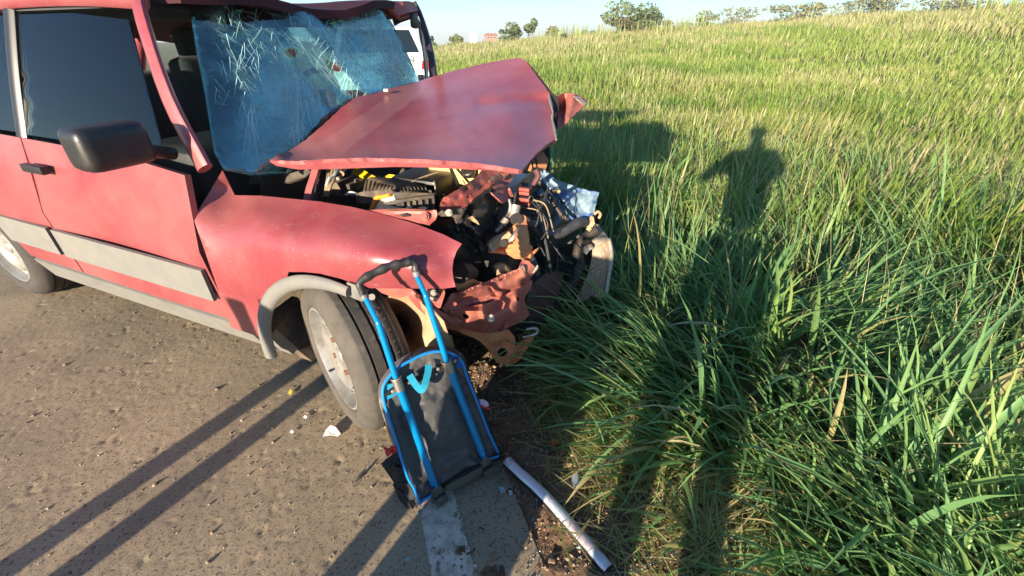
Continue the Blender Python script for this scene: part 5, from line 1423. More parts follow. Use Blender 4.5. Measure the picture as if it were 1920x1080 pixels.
def crack(p, ang_d, ln, w=.0009, wob=.045):
    n_ = max(3, int(ln / 7)); a = radians(ang_d); q = [np.array(p, float)]
    for _ in range(n_):
        a += r_.normal(0, wob); q.append(q[-1] + np.array([cos(a), sin(a)]) * ln / n_)
    q = np.array(q); ok_ = in_poly(q[:, 0], q[:, 1], gl_out)
    if not ok_[0]: return
    if not ok_.all(): q = q[:int(np.argmin(ok_))]
    if len(q) < 3: return
    W_ = glass_at(q)
    cracks.append(tube_vf(W_, [w, w * .8, w * .3], seg=4, sub=1, flat=.35, cap=False))


for (cx, cy, n_, l0, l1, a0, a1) in [(552, 122, 16, 40, 150, 20, 110), (560, 190, 14, 30, 110, 40, 120), (662, 108, 30, 25, 95, 0, 360), (700, 62, 34, 20, 80, 0, 360), (735, 100, 30, 20, 80, 40, 140),
                                     (745, 135, 30, 15, 60, 0, 360), (640, 70, 20, 20, 80, 0, 360), (560, 285, 26, 20, 70, 200, 340), (610, 60, 12, 60, 190, 45, 62), (585, 100, 10, 70, 190, 48, 60), (548, 60, 8, 80, 200, 50, 75), (560, 235, 18, 20, 60, 60, 120), (680, 20, 26, 15, 60, 0, 360), (470, 200, 16, 30, 120, 30, 100), (620, 180, 12, 30, 70, 20, 80), (590, 150, 20, 30, 120, 30, 90), (520, 90, 20, 40, 140, 40, 80)]:
    for _ in range(n_):
        crack((cx + r_.normal(0, 7), cy + r_.normal(0, 7)), r_.uniform(a0, a1), r_.uniform(l0, l1), r_.uniform(.0004, .0013))
for _ in range(520):
    crack((r_.uniform(400, 775), r_.uniform(8, 200)), r_.choice([55, 48, 110, 20]) + r_.normal(0, 14), r_.uniform(12, 45), r_.uniform(.0004, .0010), .07)
for _ in range(34):      # rows of fine cross fractures low on the near side
    yq = r_.uniform(195, 300); crack((r_.uniform(470, 548), yq), r_.normal(4, 6), r_.uniform(20, 60), .0010, .05)
crm = bpy.data.materials.new('glass_fracture'); crm.use_nodes = True; t = crm.node_tree
b = t.nodes['Principled BSDF']; b.inputs['Base Color'].default_value = (.46, .72, .72, 1); b.inputs['Roughness'].default_value = .25
V, Fs = join(cracks); o = obj('fracture', V, Fs, crm, glass); o['kind'] = 'stuff'

# small things lying on the dashboard behind the glass
V, Fs = box_vf(ALONG.at(628, 214, -.76), (.03, .055, .035), bevel=.02, seg=3)
V += np.array([[noise.noise(tuple(v * 30)) * .012] * 3 for v in V])
o = obj('cloth', V, Fs, violet, None); tag(o, 'crumpled violet cloth on the dashboard behind the cracked windscreen', 'cloth')
V, Fs = box_vf(ALONG.at(655, 185, -.78), (.03, .07, .02), bevel=.012, seg=3); V += np.array([[noise.noise(tuple(v * 25)) * .015] * 3 for v in V])
o = obj('paper', V, Fs, mat('crumpled_pale_paper', (.62, .45, .36), .8, 0, [((.75, .72, .66), 18, .45, .55, .9)]), None); tag(o, 'crumpled pale paper on the dashboard above the violet cloth', 'paper')
V, Fs = box_vf(ALONG.at(601, 220, -.75), (.02, .035, .025), bevel=.012, seg=3)
o = obj('small_box', V, Fs, mat('brown_card', (.22, .13, .08), .8), None); tag(o, 'small brown carton on the dashboard left of the violet cloth', 'carton')

# ------------------------------------------------------------------ trolley backpack leaning against the wing
BL = GROUND.at(818, 938, .035); BR = GROUND.at(912, 890, .035)
TLq = pt(CAR, 677, 541, -.06); TRq = pt(CAR, 776, 500, -.03)
nb = np.cross(BR - BL, (TLq + TRq) / 2 - (BL + BR) / 2); nb /= np.linalg.norm(nb)
if nb @ (EYE - BL) > 0: nb = -nb
BAG = Frame(BL, nb)                                   # distance behind the plane of the two tubes
bagc = (BL + BR) / 2; bagc = np.array([bagc[0], bagc[1], 0])
bag = thing('trolley_backpack', 'charcoal trolley backpack with blue telescopic handle leaning against the wrecked car', 'backpack', bagc)
out = [(789, 940), (776, 915), (765, 896), (757, 874), (749, 848), (740, 818), (729, 784), (720, 753), (718, 731), (723, 716), (736, 700), (752, 686), (768, 677), (792, 665), (812, 659.5), (828, 659), (844, 662), (857, 669), (867, 680), (876, 708), (885, 730), (895, 755),
       (905, 782), (915, 808), (926, 832), (934, 852), (922, 857), (908, 862), (890, 872), (868, 884), (842, 898), (815, 915)]
O = np.array(out, float)
cen = O.mean(0)
# padded body: rings from the back panel to the bulging front, which faces the car
nO = densify(np.c_[O, np.zeros(len(O))], 7, True)[:, :2]
rings = []
for dep, sc in ((.012, 1.0), (.03, 1.05), (.055, 1.09), (.085, 1.08), (.108, 1.0), (.118, .86)):
    P = cen + (nO - cen) * sc
    W_ = BAG.at(P[:, 0], P[:, 1], np.full(len(P), dep))
    if dep > .02:
        W_ = W_ + np.array([noise.noise_vector(Vector(w) * 9)[:] for w in W_]) * .009
    W_[:, 2] = np.maximum(W_[:, 2], .006 + .02 * dep)
    rings.append(W_)
V = np.vstack(rings); m_ = len(nO)
Fs = [(i * m_ + j, i * m_ + (j + 1) % m_, (i + 1) * m_ + (j + 1) % m_, (i + 1) * m_ + j) for i in range(len(rings) - 1) for j in range(m_)] + [tuple((len(rings) - 1) * m_ + j for j in range(m_))]
fm = []
for f in Fs:
    c = V[list(f)].mean(0); q = c - EYE; px = 960 + FOC * (q @ RX) / (q @ FW)
    py = 540 - FOC * (q @ UP) / (q @ FW)
    fm.append(0 if (px < 770 and py < 850) else 1)
obj('bag_side', V, Fs, print_fabric, bag, mats=[print_fabric, black_fabric], fmat=fm, sharp=60)
back = panel('back_panel', BAG, [(x, y, .012) for x, y in out], fabric, bag, curve=True, step=5,
             inner=[(800, 720, .012), (815, 770, .004), (830, 840, .010), (850, 790, .010), (780, 860, .022), (890, 820, .016), (748, 760, .014), (762, 820, .020), (880, 760, .014), (868, 870, .020)],
             ridges=[(835, 745, 790, 760, -.006, 7), (800, 742, 835, 728, .006, 6), (760, 790, 800, 900, .007, 9), (880, 850, 840, 872, -.008, 10), (868, 745, 900, 840, .008, 7), (850, 850, 895, 858, .008, 6), (735, 760, 770, 880, -.004, 6)],
             thick=.004, crumple=(.012, 34), seed=22, sharp=60, reg=2e-3)
pip = densify(np.c_[O, np.zeros(len(O))], 6, True)
k0 = int(np.argmin(np.hypot(pip[:, 0] - 789, pip[:, 1] - 940))); k1 = int(np.argmin(np.hypot(pip[:, 0] - 934, pip[:, 1] - 852)))
P = BAG.at(pip[k0:k1, 0], pip[k0:k1, 1], np.full(k1 - k0, .004))
tube('piping', P, .0042, blue_pipe, bag, seg=8, sub=1)
tube('piping', [pt(BAG, 789, 941, .004), pt(BAG, 795, 937, .004), pt(BAG, 806, 931, .004), pt(BAG, 809, 927, .004)], [.002, .0045, .0045, .003], blue_pipe, bag, seg=8)
tube('piping', [pt(BAG, 935, 855, .004), pt(BAG, 926, 858, .004), pt(BAG, 917, 861, .006)], [.003, .0045, .003], blue_pipe, bag, seg=8)
tube('piping_end', [pt(BAG, 789, 941, .004), pt(BAG, 785, 944, .0), pt(BAG, 790, 948, .006)], [.0045, .003, .0015], blue_pipe, bag, seg=6)
# corner patches
panel('corner_patch', BAG, [(722, 722, .006), (744, 717, .006), (746, 738, .006), (736, 745, .006), (722, 752, .006), (719, 735, .006)], blue_cloth, bag, step=5, thick=.003, crumple=(.003, 10))
panel('corner_patch', BAG, [(843, 665, .006), (858, 671, .006), (866, 682, .006), (870, 692, .006), (858, 691, .006), (848, 693, .006)], mat('blue_patch', (.01, .10, .36), .7), bag, step=5, thick=.003)
panel('side_pocket', BAG, [(851, 689, .002), (858, 693, .002), (868, 706, .004), (878, 716, .006), (872, 700, .006), (864, 690, .004)], olive_plastic, bag, step=4, thick=.004)
# black plate that carries the clamps
panel('clamp_plate', BAG, [(722, 737, .0), (735, 728, .0), (765, 715, .0), (800, 699, .0), (835, 683, .0), (850, 675, .0), (858, 676, .0), (857, 685, .0), (845, 692, .0), (815, 702, .0), (780, 718, .0), (748, 733, .0), (735, 739, .0), (722, 744, .0)], black_plastic, bag, step=6, thick=.005)
for (x0, y0) in ((737, 734), (766, 718), (821, 692), (853, 677)):
    V, Fs = disc_vf(pt(BAG, x0, y0, -.001), -nb, .0055, .003, 14, .0035); obj('rivet', V, Fs, alloy, bag)
# telescopic tubes: outer stage, inner stage with its kinked stop, clamp
for (low, mid, joint, top) in (((816, 912), (745, 716), (710, 607), (682, 552)), ((907, 857), (840, 684), (799, 556), (778, 510))):
    oA, oB = pt(BAG, *low, -.004), pt(BAG, *mid, -.004)
    tube('outer_tube', [oA, (oA + oB) / 2, oB], .0112, blue_tube, bag, seg=16, sub=3)
    jB, tB = pt(BAG, *joint, -.004), pt(BAG, *top, -.004)
    tube('inner_tube', [oB, oB + (jB - oB) * .5, jB, ], .0088, blue_tube, bag, seg=14, sub=3)
    tube('inner_tube', [jB, jB + (tB - jB) * .12, tB + (tB - jB) * .04], [.0092, .0072, .0072], blue_tube, bag, seg=14, sub=3)
    cA = oB + (oA - oB) * .07; cB = oB - (oA - oB) * .04
    tube('clamp', [cA, (cA + cB) / 2, cB], .0140, mat('brushed_clamp', (.34, .31, .29), .4, .85), bag, seg=16, sub=2)
    c = (cA + cB) / 2
    tube('clamp_lip', [c - (cA - cB) * .5, c - (cA - cB) * .42], .0155, alloy, bag, seg=16, sub=1)
# handle with finger grooves
G = [(682, 556), (678, 543), (674, 533), (680, 525), (694, 516), (712, 507), (728, 500), (744, 496), (760, 494), (770, 492), (777, 496), (779, 506), (781, 514)]
P = catmull(np.array([pt(BAG, x, y, -.004) for x, y in G]), 5)
tt = np.linspace(0, 1, len(P))
r_g = np.interp(tt, [0, .12, .2, .3, .45, .6, .75, .85, .92, 1], [.0098, .0110, .0105, .0125, .0135, .0135, .0115, .0110, .0112, .0098])
r_g = r_g + .0016 * np.sin(tt * 46) * ((tt > .28) & (tt < .74))
tube('grip', P, r_g, grip_mat, bag, seg=14, sub=1, flat=.85)
for a_, b_ in (((682, 552), (684, 559)), ((780, 509), (782, 517))):
    tube('grip_ferrule', [pt(BAG, *a_, -.004), pt(BAG, *b_, -.004)], .0108, mat('grey_ferrule', (.17, .15, .15), .5), bag, seg=14, sub=1)
# hanging webbing loop
def ribbon(name, pts, w, m, parent, thick=.0025):
    C = catmull(np.array(pts), 6); T = np.gradient(C, axis=0); T /= np.linalg.norm(T, axis=1)[:, None]
    s_ = np.cross(T, nb); s_ /= np.linalg.norm(s_, axis=1)[:, None]
    k = len(C); V = np.vstack([C - s_ * w / 2, C + s_ * w / 2, C - s_ * w / 2 + nb * thick, C + s_ * w / 2 + nb * thick])
    Fs = []
    for i in range(k - 1):
        Fs += [(i, k + i, k + i + 1, i + 1), (2 * k + i + 1, 3 * k + i + 1, 3 * k + i, 2 * k + i), (i + 1, 2 * k + i + 1, 2 * k + i, i), (k + i, 3 * k + i, 3 * k + i + 1, k + i + 1)]
    return obj(name, V, Fs, m, parent, sharp=60)
ribbon('carry_loop', [pt(BAG, 768, 704, -.008), pt(BAG, 776, 717, -.014), pt(BAG, 784, 727, -.020), pt(BAG, 791, 732, -.024), pt(BAG, 796, 724, -.026), pt(BAG, 800, 710, -.022), pt(BAG, 803, 697, -.016), pt(BAG, 804, 684, -.010)], .019, blue_cloth, bag)
# wheel carriers and base bar
for (a_, b_, c__) in (((812, 908), (822, 926), (829, 943)), ((905, 853), (912, 873), (918, 890))):
    A_, B_, C_ = pt(BAG, *a_, .0), pt(BAG, *b_, .004), pt(BAG, *c__, .012)
    ax_ = C_ - A_; ax_ /= np.linalg.norm(ax_); sd_ = np.cross(ax_, nb)
    wb = box('wheel_carrier', (A_ + B_) / 2, (.017, .016, .016), olive_plastic, bag, axes=(sd_, nb, ax_), bevel=.005)
    box('carrier_leg', (B_ + C_) / 2, (.020, .017, .017), olive_plastic, wb, axes=(sd_, nb, ax_), bevel=.007)
    tube('collar', [A_ - ax_ * .006, A_ + ax_ * .006], .0150, mat('dark_blue_collar', (.012, .03, .08), .5), wb, seg=14, sub=1)
    wc_ = C_ + ax_ * .004 + nb * .012; wc_[2] = max(wc_[2], .020)
    V, Fs, _ = lathe_vf(wc_, sd_, [(.004, -.011), (.013, -.011), (.019, -.008), (.0195, 0), (.019, .008), (.013, .011), (.004, .011)], 24)
    obj('castor', V, Fs, mat('grey_castor', (.13, .12, .10), .7, 0, [((.25, .2, .14), 40, .45, .7, .6)]), bag)
panel('base_bar', BAG, [(836, 912, .002), (845, 906, .002), (870, 893, .002), (896, 879, .002), (903, 874, .002), (906, 881, .002), (902, 889, .002), (878, 903, .002), (856, 915, .002), (845, 920, .002), (838, 920, .002)], olive_plastic, bag, step=6, thick=.016, crumple=(.002, 15))
# loose side flap, red bow, printed tag
panel('side_flap', BAG, [(714, 870, .02), (730, 858, .015), (746, 846, .010), (752, 866, .008), (760, 890, .008), (770, 912, .008), (780, 934, .01), (768, 940, .018), (764, 926, .03), (757, 936, .045), (748, 926, .05), (738, 905, .045), (727, 888, .035)], black_fabric, bag, step=5, thick=.004, crumple=(.018, 12), seed=31, sharp=60)
panel('side_flap', BAG, [(736, 908, .05), (750, 920, .045), (768, 945, .035), (778, 962, .04), (765, 956, .055), (748, 936, .06)], black_fabric, bag, step=5, thick=.004, crumple=(.012, 12), seed=32, sharp=60)
panel('red_bow', BAG, [(722, 838, .004), (730, 841, .0), (737, 838, .0), (745, 835, .004), (747, 841, .006), (739, 847, .0), (732, 853, .0), (725, 857, .004), (722, 848, .006)], red_cloth, bag, step=3, thick=.006, crumple=(.014, 6), seed=33, sharp=60)
panel('red_edge', BAG, [(888, 741, .002), (892, 740, .002), (897, 755, .002), (893, 757, .002)], red_cloth, bag, step=3, thick=.003)
tagp = panel('label_tag', BAG, [(899, 759, .03), (905, 760, .028), (921, 766, .025), (920, 768.5, .025), (904, 765, .028)], red_cloth, bag, step=3, thick=.004, crumple=(.006, 6))
panel('label_paper', BAG, [(899, 750, .028), (906, 749, .026), (914, 754, .024), (917, 761, .022), (910, 763, .024), (901, 759, .028)], mat('printed_tag', (.62, .55, .66), .7, 0, [((.45, .12, .2), 120, .52, .56, .8)]), tagp, step=3, thick=.002, crumple=(.005, 6))
tube('cord_end', [pt(BAG, 857, 676, .0), pt(BAG, 860, 669, -.006), pt(BAG, 862, 663, -.010)], [.003, .003, .005], olive_plastic, bag, seg=7)

# ------------------------------------------------------------------ plastic bag caught in the wreck
keep_b = []
pb = panel('plastic_bag', CAR, [(1000, 330, .98), (1010, 322, 1.0), (1022, 318, 1.0), (1030, 326, 1.0), (1040, 334, 1.0), (1052, 340, 1.0), (1066, 345, 1.0), (1082, 350, .99), (1096, 354, .97), (1106, 358, .95), (1116, 359, .94), (1123, 361, .93), (1121, 370, .92), (1118, 382, .91), (1115, 396, .90), (1110, 408, .89), (1104, 417, .88),
                                (1092, 413, .87), (1075, 413, .86), (1060, 405, .86), (1048, 390, .87), (1032, 382, .88), (1020, 373, .89), (1003, 360, .90), (1002, 345, .94)],
           MATS.setdefault('print_bag', bpy.data.materials.new('printed_bag_film')), None, inner=[(1060, 370, .89), (1085, 380, .88), (1040, 355, .95)],
           ridges=[(1010, 330, 1085, 405, -.03, 4), (1030, 335, 1105, 360, -.02, 4), (1120, 362, 1080, 395, .018, 4), (1122, 362, 1098, 410, -.016, 3), (1010, 350, 1060, 400, .025, 4), (1070, 350, 1100, 405, .012, 4), (1120, 364, 1060, 356, .014, 3)], step=3.6, thick=.0012, crumple=(.006, 14), jag=.35, seed=40, keep=keep_b, sharp=70)
tag(pb, 'crumpled translucent plastic bag with blue print caught on the wreck', 'plastic bag')
m = MATS['print_bag']; m.use_nodes = True; t = m.node_tree
b = t.nodes['Principled BSDF']; b.inputs['Roughness'].default_value = .35
co = t.nodes.new('ShaderNodeTexCoord').outputs['Object']
nz = N(t, 'ShaderNodeTexNoise', Scale=9, Detail=2.0); mp = N(t, 'ShaderNodeMapping'); mp.inputs['Scale'].default_value = (.5, 1, 3.2); mp.inputs['Rotation'].default_value = (0, .5, 0)
t.links.new(co, mp.inputs[0]); t.links.new(mp.outputs[0], nz.inputs['Vector'])
col = mix(t, ramp(t, nz.outputs[0], .54, .62, (0, 0, 0, 1), (.8, .8, .8, 1)), (.36, .49, .58), (.05, .15, .46))
t.links.new(col, b.inputs['Base Color'])
tl = N(t, 'ShaderNodeBsdfTranslucent'); t.links.new(col, tl.inputs[0]); tp = N(t, 'ShaderNodeBsdfTransparent')
m1 = t.nodes.new('ShaderNodeMixShader'); m1.inputs[0].default_value = .4; t.links.new(b.outputs[0], m1.inputs[1]); t.links.new(tl.outputs[0], m1.inputs[2])
m2 = t.nodes.new('ShaderNodeMixShader'); m2.inputs[0].default_value = .12; t.links.new(m1.outputs[0], m2.inputs[1]); t.links.new(tp.outputs[0], m2.inputs[2])
t.links.new(m2.outputs[0], t.nodes['Material Output'].inputs[0])


def text_mesh(body, size=1.0):
    cu = bpy.data.curves.new('lettering', 'FONT'); cu.body = body; cu.size = size; cu.resolution_u = 3
    o = bpy.data.objects.new('lettering', cu); COL.objects.link(o)
    dg = bpy.context.evaluated_depsgraph_get()
    me = o.evaluated_get(dg).to_mesh()
    V = np.array([v.co[:] for v in me.vertices]); Fs = [tuple(p.vertices) for p in me.polygons]
    o.evaluated_get(dg).to_mesh_clear(); bpy.data.objects.remove(o); bpy.data.curves.remove(cu)
    return V, Fs


ink = mat('dark_blue_print', (.015, .03, .20), .6)
pbv = np.array([v.co[:] for v in pb.data.vertices])[:len(pb.data.vertices) // 2] + WLOC[pb.name]
qd = pbv - EYE; bpx = np.stack([960 + FOC * (qd @ RX) / (qd @ FW), 540 - FOC * (qd @ UP) / (qd @ FW)], 1); bL = CAR.off(pbv)
for body, (x0, y0), (x1, y1), hh in (('COLAR', (1080, 390), (1046, 372), 9), ('ARO', (1067, 371), (1050, 362), 9), ('OPE', (1040, 352), (1026, 347), 7)):
    V, Fs = text_mesh(body)
    w_ = V[:, 0].max(); e = np.array([x1 - x0, y1 - y0]) / w_; up_ = np.array([-e[1], e[0]]); up_ = up_ / np.linalg.norm(up_) * hh / .72
    P = np.array([x0, y0]) + V[:, :1] * e - V[:, 1:2] * up_ * np.sign(up_[1]) * -1
    d = np.array([bL[np.argsort(np.hypot(*(bpx - p).T))[:3]].mean() for p in P])
    obj('lettering', CAR.at(P[:, 0], P[:, 1], d - .004), Fs, ink, pb, smooth=False)

# ------------------------------------------------------------------ things lying on the ground
def lying(px, py, h=0.0):
    p = GROUND.at(px, py, 0.0)
    return np.array([p[0], p[1], float(ground_z(p[0], p[1])) + h])


path = [(950, 863), (968, 880), (987, 897), (1008, 916), (1030, 938), (1055, 966), (1080, 994), (1105, 1023), (1125, 1047), (1141, 1066)]
C = np.array([GROUND.at(px, py, .030) for px, py in path]); C = catmull(C, 4)
T = np.gradient(C, axis=0); T /= np.linalg.norm(T, axis=1)[:, None]; s_ = np.cross(T, ZED)
prof_ = np.array([(-.014, -.006), (-.013, .005), (-.008, .009), (.006, .010), (.012, .007), (.015, .001), (.016, -.014), (.012, -.016), (.008, -.010), (-.008, -.010)]) * 1.12
V = np.vstack([c + s_[i] * prof_[:, :1] * (1 + .03 * sin(i)) + (ZED * prof_[:, 1:]) for i, c in enumerate(C)]); k = len(prof_)
Fs = [(i * k + j, i * k + (j + 1) % k, (i + 1) * k + (j + 1) % k, (i + 1) * k + j) for i in range(len(C) - 1) for j in range(k)]
Fs += [tuple(range(k))[::-1], tuple((len(C) - 1) * k + j for j in range(k))]
fm = [0 if (f[0] % k) in (1, 2, 3, 4) and len(f) == 4 else 1 for f in Fs]
o = obj('trim_strip', V, Fs, strip_face, None, mats=[strip_face, black_plastic], fmat=fm, sharp=75); tag(o, 'long bent silver trim strip lying on the verge beside the grass', 'trim strip')


def shard(name, label, cat, pts, m, tilt=.02, thick=.003, group=None, seed=0):
    r = np.random.default_rng(seed)
    top = np.array([lying(px, py, .004 + hz) for px, py, hz in pts])
    V = np.vstack([top, top - ZED * thick]); k = len(top)
    Fs = [tuple(range(k)), tuple(range(2 * k - 1, k - 1, -1))] + [(i, i + k, (i + 1) % k + k, (i + 1) % k) for i in range(k)]
    o = obj(name, V, Fs, m, None, smooth=False); return tag(o, label, cat, group)


shard('plastic_shard', 'white plastic shard standing on the asphalt left of the backpack', 'plastic shard', [(606, 819, 0), (613, 811, .012), (622, 806, .022), (632, 809, .020), (640, 816, .004), (634, 819, 0), (620, 818, .004)], shard_white)
shard('plastic_shard', 'dark splinter of plastic on the asphalt below the white shard', 'plastic shard', [(666, 907, 0), (672, 897, .006), (687, 881, .010), (686, 887, .006), (676, 900, .004)], shard_dark)
shard('plastic_shard', 'orange-red lens chip at the edge of the long grass', 'plastic shard', [(1031, 838, .01), (1038, 832, .016), (1048, 831, .012), (1046, 838, .008), (1036, 843, .006)], mat('amber_lens', (.45, .11, .03), .35))
glass_sh = crumb
for i, (px, py, sz, lab) in enumerate([(940, 921, 8, 'clear glass fragment on the verge below the backpack wheel'), (764, 1049, 6, 'small glass chip on the asphalt left of the white line'), (957, 925, 5, 'tiny glass chip beside the larger clear fragment below the backpack'),
                                       (891, 1063, 5, 'glass chip on the right edge of the white line'), (1086, 1032, 7, 'clear chip beside the lower end of the silver strip')]):
    r = np.random.default_rng(i); a = np.sort(r.uniform(0, 2 * pi, 5))
    shard('glass_fragment', lab, 'glass fragment', [(px + sz * cos(q), py + sz * .8 * sin(q), .004 * r.uniform(0, 1)) for q in a], glass_sh, thick=.004, seed=i)
shard('plastic_shard', 'pale translucent strip lying between the trim strip and the grass', 'plastic shard', [(1072, 898, .01), (1082, 897, .012), (1086, 910, .01), (1084, 922, .008), (1075, 923, .006), (1071, 910, .008)], mat('hazy_clear_plastic', (.32, .36, .42), .3))
shard('leaf', 'yellow fallen leaf on the asphalt beside the front wheel', 'leaf', [(541, 738, .002), (545, 733, .006), (549, 735, .006), (548, 741, .003), (543, 742, .002)], mat('yellow_leaf', (.50, .42, .05), .7), thick=.001)
for i, (px, py, lab) in enumerate([(548, 812, 'pale scrap of paper on the asphalt below the yellow leaf'), (573, 784, 'small white chip on the asphalt in front of the tyre')]):
    shard('paper_scrap', lab, 'scrap', [(px - 4, py, .002), (px, py - 3, .005), (px + 4, py, .003), (px + 1, py + 3, .002)], white_label, thick=.001)
for i, (px, py, sz, lab) in enumerate([(722, 800, 9, 'flat brown stone beside the tyre and the backpack'), (1050, 985, 7, 'brown pebble left of the silver strip'), (1035, 1052, 9, 'dark flat stone near the lower end of the silver strip'), (700, 778, 0, '')]):
    if not sz: continue
    r = np.random.default_rng(i + 9); c = lying(px, py, .005)
    V, Fs = box_vf(c, (sz * .0011, sz * .0009, sz * .0006), bevel=sz * .0004, seg=2)
    V += np.array([[noise.noise(tuple(v * 90)) * .004 for _ in range(3)] for v in V])
    o = obj('stone', V, Fs, mat('brown_stone', (.16, .10, .065), .9, 0, [((.28, .2, .13), 60, .45, .65, .7)]), None); tag(o, lab, 'stone')
o = tube('dark_strap', [lying(1112, 705, .14), lying(1122, 735, .16), lying(1135, 765, .15), lying(1160, 790, .12)], [.014, .022, .022, .012], black_plastic, None, seg=10, flat=.5)
tag(o, 'dark plastic moulding half buried in the long grass', 'moulding')

# ------------------------------------------------------------------ white car parked on the verge behind the wreck
ROADV = np.array([DR[0], DR[1], 0]); ROADR = np.array([NR[0], NR[1], 0])
d_ = rays(812, 200); c0 = EYE + d_ * (9.2 / np.hypot(d_[0], d_[1])); c0[2] = 0
wc0 = c0 - ROADR * .86
van = thing('parked_car', 'white car seen from behind through the gap beside the cracked windscreen', 'car', wc0)
AXV = (ROADR, ROADV, ZED)


def vp(a, b, z): return wc0 + ROADR * a + ROADV * b + ZED * z


sec = [(0.0, [(.80, .30), (.86, .50), (.86, .86), (.83, .95)]), ]
bm = bmesh.new()
profs = [(0.00, .42, .88, .84, .0), (0.06, .34, .96, .86, 0), (.5, .28, .98, .87, 0), (2.9, .28, .95, .86, 0), (3.7, .32, .82, .80, 0), (3.85, .40, .70, .74, 0)]
V = []
for (b0, z0, z1, w_, _) in profs:
    V += [vp(-w_ * .94, b0, z0), vp(w_ * .94, b0, z0), vp(w_, b0, (z0 + z1) / 2), vp(w_ * .95, b0, z1), vp(-w_ * .95, b0, z1), vp(-w_, b0, (z0 + z1) / 2)]
Fs = [(i * 6 + j, i * 6 + (j + 1) % 6, (i + 1) * 6 + (j + 1) % 6, (i + 1) * 6 + j) for i in range(5) for j in range(6)] + [(5, 4, 3, 2, 1, 0), tuple(30 + j for j in range(6))]
obj('body', V, Fs, white_paint, van, sharp=30)
cabp = [(.04, .95, .82), (.30, 1.42, .66), (.6, 1.47, .64), (1.8, 1.45, .64), (2.6, .97, .80)]
V = []
for (b0, z1, w_) in cabp: V += [vp(-w_, b0, z1), vp(w_, b0, z1)]
V += [vp(-.82, .04, .94), vp(.82, .04, .94), vp(-.80, 2.6, .94), vp(.80, 2.6, .94)]
obj('roof', V, [(0, 1, 3, 2), (2, 3, 5, 4), (4, 5, 7, 6), (6, 7, 9, 8), (0, 2, 4, 6, 8), (1, 9, 7, 5, 3)], white_paint, van, smooth=False)
def quad(name, pts, m, parent, out, th=.012):
    P = np.array(pts); return obj(name, np.vstack([P + out * th, P - out * .01]), [(0, 1, 2, 3), (7, 6, 5, 4), (0, 4, 5, 1), (1, 5, 6, 2), (2, 6, 7, 3), (3, 7, 4, 0)], m, parent, smooth=False)
on = np.cross(ROADR, np.array(vp(0, .30, 1.42) - vp(0, .04, .95))); on /= np.linalg.norm(on); on = on if on @ ROADV < 0 else -on
quad('rear_window', [vp(-.70, .075, 1.01), vp(.70, .075, 1.01), vp(.58, .275, 1.37), vp(-.58, .275, 1.37)], dark_glass, van, on)
for sg in (-1, 1):
    quad('tail_light', [vp(sg * .70, -.005, .74), vp(sg * .85, .0, .74), vp(sg * .85, .03, .88), vp(sg * .73, .0, .88)], lens_red, van, -ROADV, .025)
    quad('side_window', [vp(sg * .815, .45, 1.0), vp(sg * .80, 2.2, 1.0), vp(sg * .67, 1.7, 1.40), vp(sg * .675, .55, 1.40)], dark_glass, van, ROADR * sg, .012)
    for b0 in (.65, 3.1):
        V, Fs, _ = lathe_vf(vp(sg * .80, b0, .29), ROADR * sg, [(.02, .05), (.18, .05), (.20, .06), (.28, .05), (.29, .0), (.29, -.12), (.2, -.14)], 28); obj('wheel', V, Fs, black_plastic, van)
bmp = box('bumper', vp(0, -.04, .47), (.84, .07, .11), white_paint, van, axes=AXV, bevel=.03, seg=3)
box('bumper_insert', vp(0, -.10, .40), (.80, .02, .035), black_paint, bmp, axes=AXV, bevel=.005)
box('number_plate', vp(.0, -.035, .78), (.22, .008, .065), mat('grey_plate', (.5, .5, .5), .5), van, axes=AXV, bevel=.003)
box('reflector', vp(.66, -.085, .60), (.055, .03, .055), black_paint, van, axes=AXV, bevel=.004)
V, Fs = text_mesh('10')
V2 = np.array([vp(.44 + v[0] * .15, -.014, .865 + v[1] * .15) for v in V]); obj('lettering', np.vstack([V2]), Fs, black_paint, van, smooth=False)

